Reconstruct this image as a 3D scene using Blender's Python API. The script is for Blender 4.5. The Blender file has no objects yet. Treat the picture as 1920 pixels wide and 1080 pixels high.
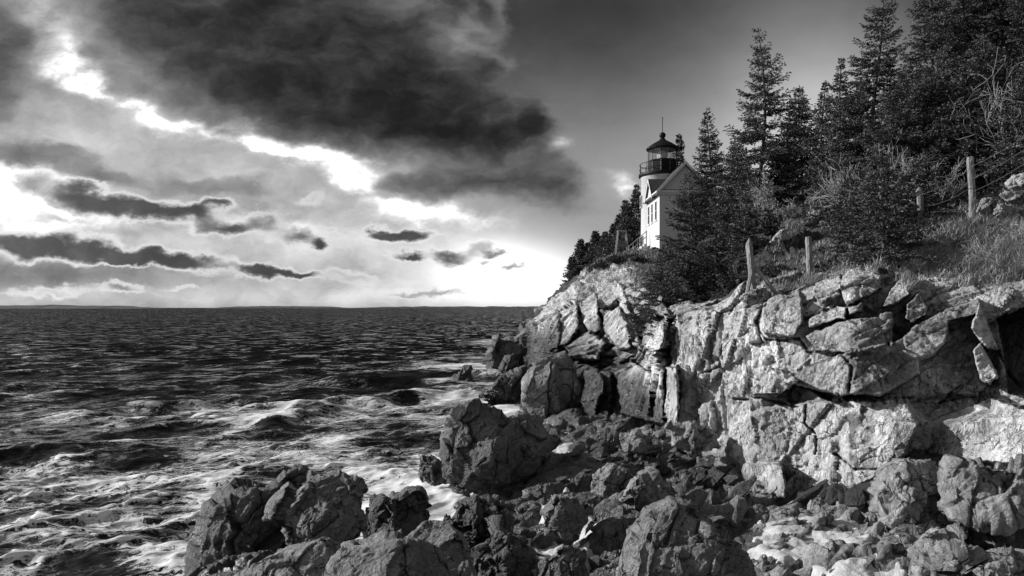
import bpy, math, random
import numpy as np

F, HC, VH = 1280.0, 5.0, 577.0       # focal length in photo pixels, eye height above the sea, horizon row
rad = math.radians
sc = bpy.context.scene
COL = sc.collection


def PT(u, v, d):
    """point seen at photo pixel (u,v) standing d metres away (ground plan distance)"""
    return np.array([(u - 960.0) / F * d, d, HC + (VH - v) / F * d])


# ------------------------------------------------------------------ objects
def tag(o, label=None, cat=None, group=None, kind=None):
    if label: o['label'] = label
    if cat: o['category'] = cat
    if group: o['group'] = group
    if kind: o['kind'] = kind
    return o


def empty(name, loc, rz=0.0):
    o = bpy.data.objects.new(name, None)
    o.location = loc
    o.rotation_euler = (0, 0, rz)
    o.empty_display_size = 0.2
    COL.objects.link(o)
    return o


def mesh_obj(name, verts, faces, mat, parent=None, smooth=False, loc=None, attrs=None):
    """faces: (n,k) int array or list of arrays; verts relative to parent/loc when given"""
    me = bpy.data.meshes.new(name)
    verts = np.asarray(verts, np.float32)
    if isinstance(faces, np.ndarray):
        faces = [faces]
    faces = [np.asarray(f, np.int32) for f in faces if len(f)]
    nl = sum(f.size for f in faces)
    nf = sum(len(f) for f in faces)
    me.vertices.add(len(verts))
    me.vertices.foreach_set('co', verts.ravel())
    me.loops.add(nl)
    me.loops.foreach_set('vertex_index', np.concatenate([f.ravel() for f in faces]))
    me.polygons.add(nf)
    tot = np.concatenate([np.full(len(f), f.shape[1], np.int32) for f in faces])
    st = np.concatenate([[0], np.cumsum(tot)[:-1]]).astype(np.int32)
    me.polygons.foreach_set('loop_start', st)
    me.polygons.foreach_set('use_smooth', np.full(nf, smooth))
    me.update(calc_edges=True)
    me.validate()
    if attrs:
        for k, a in attrs.items():
            at = me.attributes.new(k, 'FLOAT', 'POINT')
            at.data.foreach_set('value', np.asarray(a, np.float32).ravel())
    me.materials.append(mat)
    o = bpy.data.objects.new(name, me)
    COL.objects.link(o)
    if parent is not None:
        o.parent = parent
    if loc is not None:
        o.location = loc
    return o


class MB:
    """collects primitive shapes for one part"""
    def __init__(s):
        s.v, s.f4, s.f3, s.n = [], [], [], 0

    def add(s, v, f):
        v = np.asarray(v, float); f = np.asarray(f, int)
        (s.f4 if f.shape[1] == 4 else s.f3).append(f + s.n)
        s.v.append(v); s.n += len(v)

    def box(s, a, b):
        a = np.array(a, float); b = np.array(b, float)
        v = [[(a, b)[i][0], (a, b)[j][1], (a, b)[k][2]] for i in (0, 1) for j in (0, 1) for k in (0, 1)]
        s.add(v, [[0, 1, 3, 2], [4, 6, 7, 5], [0, 4, 5, 1], [2, 3, 7, 6], [0, 2, 6, 4], [1, 5, 7, 3]])

    def tube(s, pts, r, n=8, cap=True):
        pts = np.asarray(pts, float)
        r = np.broadcast_to(np.asarray(r, float), (len(pts),))
        t = np.gradient(pts, axis=0)
        t /= np.linalg.norm(t, axis=1)[:, None] + 1e-9
        ref = np.array([0.31, 0.17, 0.93])
        if abs(np.dot(t[0], ref)) > 0.9: ref = np.array([1.0, 0.1, 0.0])
        a = np.cross(t, ref); a /= np.linalg.norm(a, axis=1)[:, None] + 1e-9
        b = np.cross(t, a)
        th = np.arange(n) * 2 * np.pi / n
        ring = pts[:, None] + r[:, None, None] * (np.cos(th)[None, :, None] * a[:, None] + np.sin(th)[None, :, None] * b[:, None])
        m = len(pts)
        i = np.arange(m - 1)[:, None] * n; j = np.arange(n)[None]; j2 = (j + 1) % n
        f = np.stack([i + j, i + j2, i + n + j2, i + n + j], -1).reshape(-1, 4)
        v = ring.reshape(-1, 3)
        base = s.n
        s.add(v, f)
        if cap and n >= 3:
            c = np.array([pts[0], pts[-1]])
            k0 = s.n
            s.v.append(c); s.n += 2
            jj = np.arange(n)
            s.f3.append(np.stack([np.full(n, k0), base + (jj + 1) % n, base + jj], -1))
            e = base + (m - 1) * n
            s.f3.append(np.stack([np.full(n, k0 + 1), e + jj, e + (jj + 1) % n], -1))

    def lathe(s, prof, n=32, c=(0, 0, 0)):
        prof = np.asarray(prof, float)
        th = np.arange(n) * 2 * np.pi / n
        v = np.stack([prof[:, 0, None] * np.cos(th), prof[:, 0, None] * np.sin(th), np.repeat(prof[:, 1, None], n, 1)], -1) + np.array(c, float)
        m = len(prof)
        i = np.arange(m - 1)[:, None] * n; j = np.arange(n)[None]; j2 = (j + 1) % n
        s.add(v.reshape(-1, 3), np.stack([i + j, i + j2, i + n + j2, i + n + j], -1).reshape(-1, 4))

    def prism(s, poly, off):
        """closed polygon (3-D points) extruded by the vector off"""
        p = np.asarray(poly, float); n = len(p)
        v = np.concatenate([p, p + np.asarray(off, float)])
        b = s.n
        s.v.append(v); s.n += 2 * n
        j = np.arange(n); k = (j + 1) % n
        s.f4.append(b + np.stack([j, k, k + n, j + n], -1))
        t = np.arange(1, n - 1)
        s.f3.append(b + np.stack([0 * t, t + 1, t], -1))
        s.f3.append(b + np.stack([0 * t + n, t + n, t + n + 1], -1))

    def build(s, name, mat, parent=None, smooth=False, loc=None, origin=None):
        v = np.concatenate(s.v)
        if origin is not None: v = v - np.asarray(origin)
        f = []
        if s.f4: f.append(np.concatenate(s.f4))
        if s.f3: f.append(np.concatenate(s.f3))
        return mesh_obj(name, v, f, mat, parent, smooth, loc)


# ------------------------------------------------------------------ noise
def _h(ix, iy, iz, seed):
    h = (ix.astype(np.uint32) * np.uint32(374761393)) ^ (iy.astype(np.uint32) * np.uint32(668265263)) ^ \
        (iz.astype(np.uint32) * np.uint32(2246822519)) ^ np.uint32((seed * 2654435761) & 0xffffffff)
    h ^= h >> np.uint32(15); h *= np.uint32(2246822519); h ^= h >> np.uint32(13); h *= np.uint32(3266489917); h ^= h >> np.uint32(16)
    return h


def _f(h):
    return (h & np.uint32(0xffffff)).astype(np.float32) / np.float32(16777216.0)


def noise(p, seed=0):
    p = np.asarray(p, np.float32)
    i = np.floor(p).astype(np.int64); f = (p - i).astype(np.float32)
    w = f * f * f * (f * (f * 6 - 15) + 10)
    out = np.zeros(len(p), np.float32)
    for a in (0, 1):
        wa = w[:, 0] if a else 1 - w[:, 0]
        for b in (0, 1):
            wb = w[:, 1] if b else 1 - w[:, 1]
            for c in (0, 1):
                wc = w[:, 2] if c else 1 - w[:, 2]
                h = _h(i[:, 0] + a, i[:, 1] + b, i[:, 2] + c, seed)
                gx = _f(h) * 2 - 1; gy = _f(h >> np.uint32(5)) * 2 - 1; h2 = h * np.uint32(747796405) ^ (h >> np.uint32(9)); gz = _f(h2) * 2 - 1
                out += wa * wb * wc * (gx * (f[:, 0] - a) + gy * (f[:, 1] - b) + gz * (f[:, 2] - c))
    return out * 1.5


def fbm(p, octaves=5, seed=0, gain=0.5):
    p = np.asarray(p, np.float32)
    s = np.zeros(len(p), np.float32); a = 1.0
    for k in range(octaves):
        s += a * noise(p * (2.03 ** k), seed + k * 17); a *= gain
    return s


def voronoi(p, seed=0):
    p = np.asarray(p, np.float32)
    i = np.floor(p).astype(np.int64)
    n = len(p)
    F1 = np.full(n, 9e9, np.float32); F2 = F1.copy()
    dv = np.zeros((n, 3), np.float32); hid = np.zeros(n, np.uint32)
    for a in (-1, 0, 1):
        for b in (-1, 0, 1):
            for c in (-1, 0, 1):
                q = i + np.array([a, b, c])
                h = _h(q[:, 0], q[:, 1], q[:, 2], seed)
                h2 = h * np.uint32(747796405) ^ (h >> np.uint32(11)); h3 = h2 * np.uint32(2891336453) ^ (h2 >> np.uint32(13))
                cx = q.astype(np.float32) + np.stack([_f(h), _f(h2), _f(h3)], -1)
                e = p - cx
                d = (e * e).sum(1)
                m = d < F1
                F2 = np.where(m, F1, np.minimum(F2, d))
                F1 = np.where(m, d, F1)
                dv[m] = e[m]; hid[m] = h3[m]
    h = hid * np.uint32(2654435761) ^ (hid >> np.uint32(7)); h2 = h * np.uint32(747796405) ^ (h >> np.uint32(11)); h3 = h2 * np.uint32(2891336453) ^ (h2 >> np.uint32(13))
    return np.sqrt(F1), np.sqrt(F2), np.stack([_f(h), _f(h2), _f(h3)], -1), dv


def sstep(a, b, x):
    t = np.clip((x - a) / (b - a), 0, 1)
    return t * t * (3 - 2 * t)


def frame(zdir, k):
    """3x3 matrix: multiplies the coordinate along zdir by 1/k (cells get k times longer along it)"""
    z = np.array(zdir, float); z /= np.linalg.norm(z)
    return (np.eye(3) - np.outer(z, z) * (1 - 1 / k)).astype(np.float32)


def fracture(p, M, scales, seed=0, warp=0.18):
    """jointed-rock relief: per-cell steps and tilts with grooves along the joints, several sizes"""
    out = np.zeros(len(p), np.float32); crease = out.copy()
    for k, (size, amp, tilt, crack) in enumerate(scales):
        q = (p @ M).astype(np.float32) / size
        w = np.stack([noise(q * 1.1 + 7 * j, seed + 31 + j) for j in range(3)], -1)
        w2 = np.stack([noise(q * 4.3 + 3 * j, seed + 61 + j) for j in range(3)], -1)
        F1, F2, r, dv = voronoi(q + warp * 1.6 * w + warp * 0.35 * w2, seed + 101 * k)
        out += amp * ((r[:, 0] - 0.5) * 1.4 + tilt * ((r - 0.5) * dv).sum(1) * 2.0)
        g = np.exp(-((F2 - F1) / 0.07) ** 2)
        out -= amp * crack * g * (0.35 + 0.9 * r[:, 1])
        crease = np.maximum(crease, np.exp(-((F2 - F1) / 0.05) ** 2) * np.clip(1.5 * r[:, 1] - .15, 0, 1) * (0.55 + 0.45 * (k < 3)))
    return out, crease


def strata(p, dirn, size, amp, seed):
    """ledges: beds of uneven thickness standing more or less proud"""
    dn = np.array(dirn, np.float32); dn /= np.linalg.norm(dn)
    s = p @ dn / size + 0.30 * noise(p * np.float32(0.45 / size), seed) + 0.10 * noise(p * np.float32(1.7 / size), seed + 1)
    k = np.floor(s); f = s - k
    z0 = np.zeros_like(k)
    r = _f(_h(k.astype(np.int64), z0.astype(np.int64), z0.astype(np.int64), seed + 5))
    return amp * ((r - 0.5) + 0.9 * (f - 0.5) - 0.8 * np.exp(-(f / 0.06) ** 2) * r)


def poly_sd(poly, u, v):
    """signed distance to a polygon (positive inside)"""
    P = np.asarray(poly, float); Q = np.roll(P, -1, 0)
    d = np.full(u.shape, 1e9); ins = np.zeros(u.shape, bool)
    for (ax, ay), (bx, by) in zip(P, Q):
        ex, ey = bx - ax, by - ay
        t = np.clip(((u - ax) * ex + (v - ay) * ey) / (ex * ex + ey * ey + 1e-9), 0, 1)
        d = np.minimum(d, np.hypot(u - ax - t * ex, v - ay - t * ey))
        c = ((ay > v) != (by > v))
        xi = ax + (v - ay) / (by - ay + 1e-12) * ex
        ins ^= c & (u < xi)
    return np.where(ins, d, -d)


# ------------------------------------------------------------------ materials
def new_mat(name):
    m = bpy.data.materials.new(name)
    m.use_nodes = True
    nt = m.node_tree
    nt.nodes.clear()
    out = nt.nodes.new('ShaderNodeOutputMaterial')
    bs = nt.nodes.new('ShaderNodeBsdfPrincipled')
    nt.links.new(bs.outputs[0], out.inputs[0])
    return m, nt, bs


class NT:
    def __init__(s, nt): s.nt = nt

    def _in(s, sock, v):
        if isinstance(v, bpy.types.NodeSocket): s.nt.links.new(v, sock)
        elif v is not None: sock.default_value = v

    def math(s, op, a, b=None, c=None, clamp=False):
        n = s.nt.nodes.new('ShaderNodeMath'); n.operation = op; n.use_clamp = clamp
        for k, x in enumerate((a, b, c)):
            s._in(n.inputs[k], x)
        return n.outputs[0]

    def vmath(s, op, a, b=None, c=None):
        n = s.nt.nodes.new('ShaderNodeVectorMath'); n.operation = op
        for k, x in enumerate((a, b, c)):
            if x is not None: s._in(n.inputs[k], x)
        return n.outputs['Value'] if op in ('DOT_PRODUCT', 'LENGTH') else n.outputs[0]

    def noise(s, vec, scale, detail=6, rough=0.55, dist=0.0, out='Fac', lac=2.0):
        n = s.nt.nodes.new('ShaderNodeTexNoise')
        s._in(n.inputs['Vector'], vec)
        n.inputs['Scale'].default_value = scale; n.inputs['Detail'].default_value = detail
        n.inputs['Roughness'].default_value = rough; n.inputs['Distortion'].default_value = dist
        n.inputs['Lacunarity'].default_value = lac
        return n.outputs[out]

    def voro(s, vec, scale, feature='DISTANCE_TO_EDGE', rnd=1.0):
        n = s.nt.nodes.new('ShaderNodeTexVoronoi'); n.feature = feature
        s._in(n.inputs['Vector'], vec)
        n.inputs['Scale'].default_value = scale; n.inputs['Randomness'].default_value = rnd
        return n.outputs['Distance']

    def smooth(s, x, a, b, lo=0.0, hi=1.0):
        n = s.nt.nodes.new('ShaderNodeMapRange'); n.interpolation_type = 'SMOOTHSTEP'
        s._in(n.inputs['Value'], x)
        for k, val in (('From Min', a), ('From Max', b), ('To Min', lo), ('To Max', hi)):
            s._in(n.inputs[k], val)
        return n.outputs['Result']

    def lin(s, x, a, b, lo=0.0, hi=1.0):
        n = s.nt.nodes.new('ShaderNodeMapRange')
        s._in(n.inputs['Value'], x)
        for k, val in (('From Min', a), ('From Max', b), ('To Min', lo), ('To Max', hi)):
            s._in(n.inputs[k], val)
        return n.outputs['Result']

    def mix(s, f, a, b):
        n = s.nt.nodes.new('ShaderNodeMix'); n.data_type = 'FLOAT'
        s._in(n.inputs[0], f); s._in(n.inputs[2], a); s._in(n.inputs[3], b)
        return n.outputs[0]

    def attr(s, name):
        n = s.nt.nodes.new('ShaderNodeAttribute'); n.attribute_name = name
        return n.outputs['Fac']

    def pos(s):
        return s.nt.nodes.new('ShaderNodeNewGeometry').outputs['Position']

    def obj(s):
        return s.nt.nodes.new('ShaderNodeTexCoord').outputs['Object']

    def rand(s):
        return s.nt.nodes.new('ShaderNodeObjectInfo').outputs['Random']

    def island(s):
        return s.nt.nodes.new('ShaderNodeNewGeometry').outputs['Random Per Island']

    def sep(s, v):
        n = s.nt.nodes.new('ShaderNodeSeparateXYZ'); s._in(n.inputs[0], v)
        return n.outputs

    def comb(s, x, y, z):
        n = s.nt.nodes.new('ShaderNodeCombineXYZ')
        for k, q in enumerate((x, y, z)): s._in(n.inputs[k], q)
        return n.outputs[0]

    def grey(s, val):
        return s.comb(val, val, val)

    def bump(s, h, strength=1.0, dist=0.05, normal=None):
        n = s.nt.nodes.new('ShaderNodeBump')
        n.inputs['Strength'].default_value = strength; n.inputs['Distance'].default_value = dist
        s._in(n.inputs['Height'], h)
        if normal is not None: s._in(n.inputs['Normal'], normal)
        return n.outputs[0]


def rock_mat(name, dry=0.36, wet=0.045, tide=(0.7, 1.9), vertical=True, bumpd=0.06, soil=False):
    m, nt, bs = new_mat(name)
    N = NT(nt)
    p = N.pos()
    st = N.vmath('MULTIPLY', p, (1.0, 1.0, 0.38) if vertical else (0.8, 0.8, 0.8))
    big = N.noise(p, 0.35, 4, 0.6)
    mid = N.noise(st, 2.2, 9, 0.68, 0.5)
    fine = N.noise(st, 11.0, 8, 0.7, 0.3)
    warp = N.vmath('ADD', st, N.vmath('MULTIPLY', N.noise(p, 1.7, 4, 0.6, 0, 'Color'), (0.8, 0.8, 0.8)))
    cr = N.voro(warp, 0.9)
    hide = N.noise(p, 0.9, 3, 0.5)
    crack = N.math('MAXIMUM', N.smooth(cr, 0.0, 0.018), N.smooth(hide, .52, .46))
    cr2 = N.voro(warp, 2.7)
    crack2 = N.math('MAXIMUM', N.smooth(cr2, 0.0, 0.025), N.smooth(hide, .60, .5))
    alb = N.math('MULTIPLY', dry, N.lin(big, 0.3, 0.7, 0.72, 1.2))
    alb = N.math('MULTIPLY', alb, N.lin(mid, 0.3, 0.7, 0.6, 1.3))
    alb = N.math('MULTIPLY', alb, N.lin(fine, 0.3, 0.7, 0.6, 1.35))
    zz = N.sep(p)[2]
    zt = N.math('ADD', zz, N.math('MULTIPLY', N.math('SUBTRACT', N.noise(p, 0.8, 6, 0.65), 0.5), 2.2))
    zt = N.math('SUBTRACT', zt, N.attr('damp'))
    dryf = N.smooth(zt, tide[0], tide[1])
    wetc = N.math('MULTIPLY', wet, N.lin(fine, 0.3, 0.7, 0.3, 1.9))
    alb = N.mix(dryf, wetc, alb)
    alb = N.math('MULTIPLY', alb, N.mix(crack, 0.35, 1.0))
    alb = N.math('MULTIPLY', alb, N.mix(crack2, 0.6, 1.0))
    spk = N.noise(p, 42.0, 3, 0.7)
    alb = N.math('MULTIPLY', alb, N.lin(spk, 0.3, 0.7, 0.72, 1.28))
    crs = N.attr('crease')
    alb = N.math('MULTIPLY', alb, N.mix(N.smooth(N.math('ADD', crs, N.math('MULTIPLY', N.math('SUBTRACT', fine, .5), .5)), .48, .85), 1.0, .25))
    if vertical:
        fv = N.vmath('ADD', N.vmath('MULTIPLY', p, (3.0, 3.0, .75)), N.vmath('MULTIPLY', N.noise(p, 1.1, 3, .5, 0, 'Color'), (2.2, 2.2, 1.2)))
        fn = N.noise(fv, 1.5, 5, .62, .3)
        stroke = N.smooth(N.math('ABSOLUTE', N.math('SUBTRACT', fn, .5)), .004, .035)
        stroke = N.math('MAXIMUM', stroke, N.smooth(N.noise(p, 1.4, 3, .5), .60, .42))
        alb = N.math('MULTIPLY', alb, N.mix(stroke, .38, 1.0))
    if soil:
        alb = N.math('MULTIPLY', alb, N.math('ADD', 1.0, N.attr('tone')))
        sk = N.noise(N.vmath('MULTIPLY', p, (1.3, 1.3, .16)), 1.0, 7, .68, .3)
        alb = N.math('MULTIPLY', alb, N.smooth(sk, .34, .50, .60, 1.06))
        so = N.attr('soil')
        sn = N.noise(p, 5.0, 8, 0.7)
        sf = N.smooth(N.math('ADD', so, N.math('MULTIPLY', N.math('SUBTRACT', sn, 0.5), 0.9)), 0.42, 0.58)
        alb = N.mix(sf, alb, N.lin(sn, 0.3, 0.7, 0.02, 0.14))
    nt.links.new(N.grey(alb), bs.inputs['Base Color'])
    nt.links.new(N.mix(dryf, 0.30, 0.95), bs.inputs['Roughness'])
    nt.links.new(N.mix(dryf, 0.55, 0.25), bs.inputs['Specular IOR Level'])
    grit = N.noise(st, 27.0, 6, 0.7, 0.4)
    wr = N.math('ABSOLUTE', N.math('SUBTRACT', N.noise(st, 5.5, 6, 0.6, 1.2), 0.5))
    h = N.math('MULTIPLY_ADD', mid, 1.1, N.math('MULTIPLY', fine, 0.55))
    h = N.math('MULTIPLY_ADD', wr, 1.3, h)
    h = N.math('MULTIPLY_ADD', grit, 0.16, h)
    h = N.math('MULTIPLY_ADD', crack, 0.35, h)
    h = N.math('MULTIPLY_ADD', crack2, 0.16, h)
    if vertical: h = N.math('MULTIPLY_ADD', stroke, .55, N.math('MULTIPLY_ADD', fn, 1.2, h))
    b = N.bump(h, 1.0, bumpd)
    nt.links.new(b, bs.inputs['Normal'])
    return m


def plain_mat(name, val, rough=0.7, var=0.15, scale=6.0, bump=0.0, stretch=(1, 1, 1), metal=0.0, island=0.0, spec=0.3):
    m, nt, bs = new_mat(name)
    N = NT(nt)
    p = N.vmath('MULTIPLY', N.obj(), stretch)
    n = N.noise(p, scale, 7, 0.65)
    a = N.math('MULTIPLY', val, N.lin(n, 0.3, 0.7, 1 - var, 1 + var))
    if island:
        a = N.math('MULTIPLY', a, N.lin(N.island(), 0, 1, 1 - island, 1 + island))
    nt.links.new(N.grey(a), bs.inputs['Base Color'])
    bs.inputs['Roughness'].default_value = rough
    bs.inputs['Metallic'].default_value = metal
    bs.inputs['Specular IOR Level'].default_value = spec
    if bump:
        nt.links.new(N.bump(n, 1.0, bump), bs.inputs['Normal'])
    return m


def leaf_mat(name, val, island=0.5):
    m, nt, bs = new_mat(name)
    N = NT(nt)
    n = N.noise(N.pos(), 1.3, 4, 0.6)
    a = N.math('MULTIPLY', val, N.lin(N.island(), 0, 1, 1 - island, 1 + island))
    a = N.math('MULTIPLY', a, N.lin(n, 0.3, 0.7, 0.6, 1.5))
    a = N.math('MULTIPLY', a, N.lin(N.rand(), 0, 1, 0.8, 1.2))
    nt.links.new(N.grey(a), bs.inputs['Base Color'])
    bs.inputs['Roughness'].default_value = 0.6
    bs.inputs['Specular IOR Level'].default_value = 0.3
    return m


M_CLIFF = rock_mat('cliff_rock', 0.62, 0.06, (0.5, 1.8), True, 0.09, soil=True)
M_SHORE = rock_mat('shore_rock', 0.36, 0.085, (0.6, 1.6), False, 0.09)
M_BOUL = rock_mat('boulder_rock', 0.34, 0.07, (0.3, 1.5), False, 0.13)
M_DARK = rock_mat('wet_rock', 0.22, 0.06, (0.5, 1.9), False, 0.12)
M_SHADED = rock_mat('shade_black_rock', 0.05, 0.025, (0.8, 2.2), False, 0.06)  # near-black colour painted in for the deep shade under the cliff foot
M_PALE = rock_mat('pale_rock', 0.42, 0.30, (-3, -2), False, 0.04)
M_NEEDLE = leaf_mat('spruce_needles', 0.09, 0.55)
M_BARK = plain_mat('bark', 0.10, 0.9, 0.4, 9, 0.02, (1, 1, 0.3))
M_TWIG = plain_mat('bare_twigs', 0.34, 0.8, 0.3, 5, 0, (1, 1, 1))
M_GRASS = leaf_mat('dry_grass', 0.30, 0.5)
M_BRUSH = leaf_mat('brush_leaves', 0.10, 0.5)
M_WOOD = plain_mat('weathered_wood', 0.27, 0.9, 0.75, 7, 0.03, (7, 7, 0.5))
M_SNOW = plain_mat('snow', 0.56, 0.6, 0.25, 6, 0.06)


# ------------------------------------------------------------------ headland: cliff, slope and crest as one ground surface
COLS = [
    (1010, [(665, 96)] * 10),
    (988, [(800, 33), (770, 34), (735, 38), (700, 43), (668, 44), (628, 46), (622, 52), (622, 62), (628, 75), (650, 92)]),
    (1003, [(800, 30), (772, 31), (735, 34), (695, 41), (655, 43), (612, 45), (606, 50), (602, 60), (604, 75), (640, 95)]),
    (1032, [(800, 29), (772, 29.5), (720, 30.5), (678, 33), (652, 38), (590, 42), (578, 50), (572, 66), (572, 80), (620, 105)]),
    (1075, [(805, 27.5), (775, 28), (720, 29), (668, 31), (640, 35), (577, 39.5), (553, 48), (532, 66), (522, 85), (570, 115)]),
    (1130, [(815, 25), (785, 26), (700, 27.5), (670, 29.5), (640, 33), (574, 37), (525, 46), (492, 66), (482, 85), (530, 120)]),
    (1180, [(820, 23.5), (795, 24.5), (697, 26), (670, 28), (630, 30.5), (550, 34), (512, 43), (480, 60), (468, 78), (510, 120)]),
    (1215, [(825, 22), (798, 23.3), (690, 24.5), (655, 26), (612, 28), (545, 31), (510, 40), (474, 56), (466, 70), (490, 120)]),
    (1270, [(840, 18.5), (815, 19.2), (700, 20), (620, 20.6), (586, 21.5), (562, 25), (515, 38), (474, 55), (450, 75), (470, 120)]),
    (1330, [(862, 17.2), (837, 18), (720, 18.6), (640, 19.2), (588, 20), (570, 23), (505, 35), (455, 52), (415, 74), (440, 120)]),
    (1400, [(905, 15.5), (880, 16.5), (760, 17.2), (650, 17.8), (580, 18.5), (545, 19.8), (490, 25), (430, 36), (385, 56), (390, 100)]),
    (1500, [(1010, 14.4), (915, 15.2), (800, 15.6), (690, 16.3), (565, 17.4), (525, 18.8), (470, 23), (405, 30), (345, 46), (340, 90)]),
    (1600, [(1060, 13), (935, 13.6), (820, 13.8), (680, 14.8), (545, 16.2), (500, 17.8), (450, 22), (385, 29), (300, 42), (260, 85)]),
    (1700, [(1050, 12.6), (925, 13), (820, 13.2), (690, 14.5), (575, 15.8), (490, 17.5), (425, 21), (365, 27), (270, 40), (220, 80)]),
    (1800, [(1030, 12.2), (885, 12.6), (790, 12.8), (680, 14.2), (575, 15.2), (470, 17), (410, 20), (350, 25), (240, 38), (180, 75)]),
    (1920, [(1050, 11.3), (885, 11.6), (780, 12.2), (650, 13.4), (560, 14.4), (455, 16), (390, 19), (320, 24), (210, 36), (120, 70)]),
    (2120, [(1060, 10.2), (890, 10.5), (780, 11), (640, 12), (540, 13), (420, 15), (350, 18), (270, 23), (150, 35), (40, 65)]),
    (2500, [(1090, 9), (900, 9.2), (780, 9.6), (620, 10.5), (500, 11.5), (380, 13.5), (290, 16.5), (190, 22), (60, 33), (-80, 60)]),
]
# blocks of the cliff: outline, metres proud of the face, tilt across and down (m per 100 px), softness px
BLOCKS = [
    ([(1579, 527), (1593, 507), (1647, 498), (1652, 539), (1632, 554), (1584, 569), (1576, 542)], .8, -.3, -.3, 2.5),
    ([(1531, 533), (1555, 518), (1579, 508), (1575, 551), (1540, 569), (1525, 554)], .5, .2, -.3, 2.5),
    ([(1670, 542), (1694, 520), (1706, 554), (1676, 572), (1653, 578)], .8, .4, -.3, 2),
    ([(1700, 569), (1724, 551), (1739, 578), (1736, 593), (1709, 607), (1697, 596)], .8, -.4, .2, 2),
    ([(1519, 598), (1573, 572), (1587, 572), (1584, 596), (1534, 610), (1519, 616)], .9, -.2, 0, 2),
    ([(1589, 575), (1618, 566), (1617, 582), (1590, 592)], .7, 0, 0, 2),
    ([(1513, 630), (1584, 597), (1641, 590), (1673, 584), (1679, 637), (1635, 652), (1584, 661), (1531, 658)], .75, -.15, -.1, 2.5),
    ([(1431, 570), (1500, 545), (1508, 600), (1490, 632), (1438, 628)], .5, .2, .1, 3),
    ([(1470, 716), (1510, 690), (1573, 662), (1676, 637), (1739, 598), (1777, 581), (1836, 566), (1842, 587), (1780, 604), (1774, 640), (1747, 664), (1724, 672), (1724, 699), (1647, 744), (1623, 738), (1576, 741)], 1.05, -.1, .3, 2.5),
    ([(1747, 672), (1789, 608), (1842, 604), (1866, 652), (1866, 717), (1860, 770), (1735, 790), (1705, 752), (1726, 705)], -.2, -.15, -.4, 9),
    ([(1821, 655), (1836, 637), (1869, 699), (1854, 720), (1833, 702)], 1.2, -1.2, 0, 2),
    ([(1821, 616), (1837, 566), (1868, 649), (1848, 650)], 1.1, -1.0, 0, 2),
    ([(1870, 600), (1940, 560), (1940, 740), (1890, 730)], -1.2, .8, 0, 4),
    ([(1375, 800), (1480, 757), (1590, 747), (1700, 747), (1722, 790), (1700, 850), (1640, 900), (1560, 932), (1480, 938), (1420, 905), (1370, 860)], .8, .1, .45, 5),
    ([(1735, 790), (1780, 770), (1850, 742), (1925, 762), (1940, 870), (1830, 865), (1740, 850)], .9, 0, .2, 4),
    ([(1415, 705), (1440, 690), (1480, 700), (1495, 712), (1470, 740), (1425, 745)], .8, .3, .2, 2),
    ([(1155, 533), (1164, 533), (1238, 530), (1253, 587), (1220, 599), (1185, 600)], 1.6, 1.5, .3, 1.6),
    ([(1155, 533), (1165, 533), (1186, 597), (1199, 650), (1182, 646), (1167, 600), (1155, 566)], 1.0, 2.5, 0, 1.6),
    ([(1125, 584), (1158, 569), (1176, 607), (1181, 648), (1161, 654), (1134, 622)], 1.4, .8, .2, 1.6),
    ([(1193, 610), (1250, 601), (1252, 646), (1232, 668), (1208, 648)], 1.3, .4, .2, 2),
    ([(995, 622), (1019, 601), (1048, 580), (1083, 566), (1085, 616), (1060, 648), (1030, 664), (992, 690)], 1.6, .6, .2, 1.6),
    ([(1019, 604), (1048, 582), (1046, 650), (1022, 662)], .8, .8, 0, 1.5),
    ([(1088, 572), (1122, 556), (1124, 618), (1110, 628), (1092, 604)], 1.2, .7, 0, 1.5),
    ([(1060, 650), (1100, 618), (1135, 640), (1120, 668), (1070, 672)], 1.2, .2, .4, 2),
    ([(1149, 693), (1185, 679), (1223, 699), (1220, 791), (1167, 776)], 1.0, .6, .2, 2),
    ([(1226, 687), (1240, 681), (1240, 795), (1221, 790)], 1.2, .8, 0, 1.6),
    ([(1245, 688), (1270, 684), (1271, 795), (1243, 795)], 1.4, .8, 0, 1.6),
    ([(1092, 690), (1118, 683), (1132, 720), (1110, 790), (1090, 760)], .9, .5, .2, 2),
    ([(1120, 690), (1146, 694), (1140, 790), (1116, 790)], .5, .5, .2, 2),
    ([(1244, 655), (1258, 600), (1275, 590), (1276, 690), (1246, 684)], -1.0, 0, 0, 2.5),
    ([(1390, 880), (1402, 870), (1470, 868), (1472, 935), (1430, 925)], .8, .4, .3, 3),
]
BLOCKS += [([(1270, 862), (1340, 880), (1400, 912), (1480, 936), (1640, 908), (1705, 868), (1715, 980), (1400, 1010), (1240, 930)], -1.0, 0, 0, 3.0)]
CRACKS = [[(1513, 760), (1509, 792), (1530, 818), (1526, 850)], [(1478, 714), (1560, 745), (1640, 750), (1710, 742)],
          [(1380, 748), (1440, 752), (1500, 764)], [(1425, 620), (1440, 640), (1500, 636), (1515, 660), (1530, 664)],
          [(1320, 700), (1345, 690), (1352, 640)], [(1270, 790), (1274, 720), (1262, 690)], [(1440, 565), (1420, 605), (1430, 640)],
          [(1560, 850), (1600, 880), (1650, 880)], [(1800, 720), (1760, 750), (1790, 740)], [(1866, 650), (1890, 700), (1910, 720)],
          [(1083, 566), (1085, 620), (1062, 650)], [(1155, 566), (1178, 600), (1190, 650)], [(1575, 662), (1600, 690), (1590, 740)]]


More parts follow.
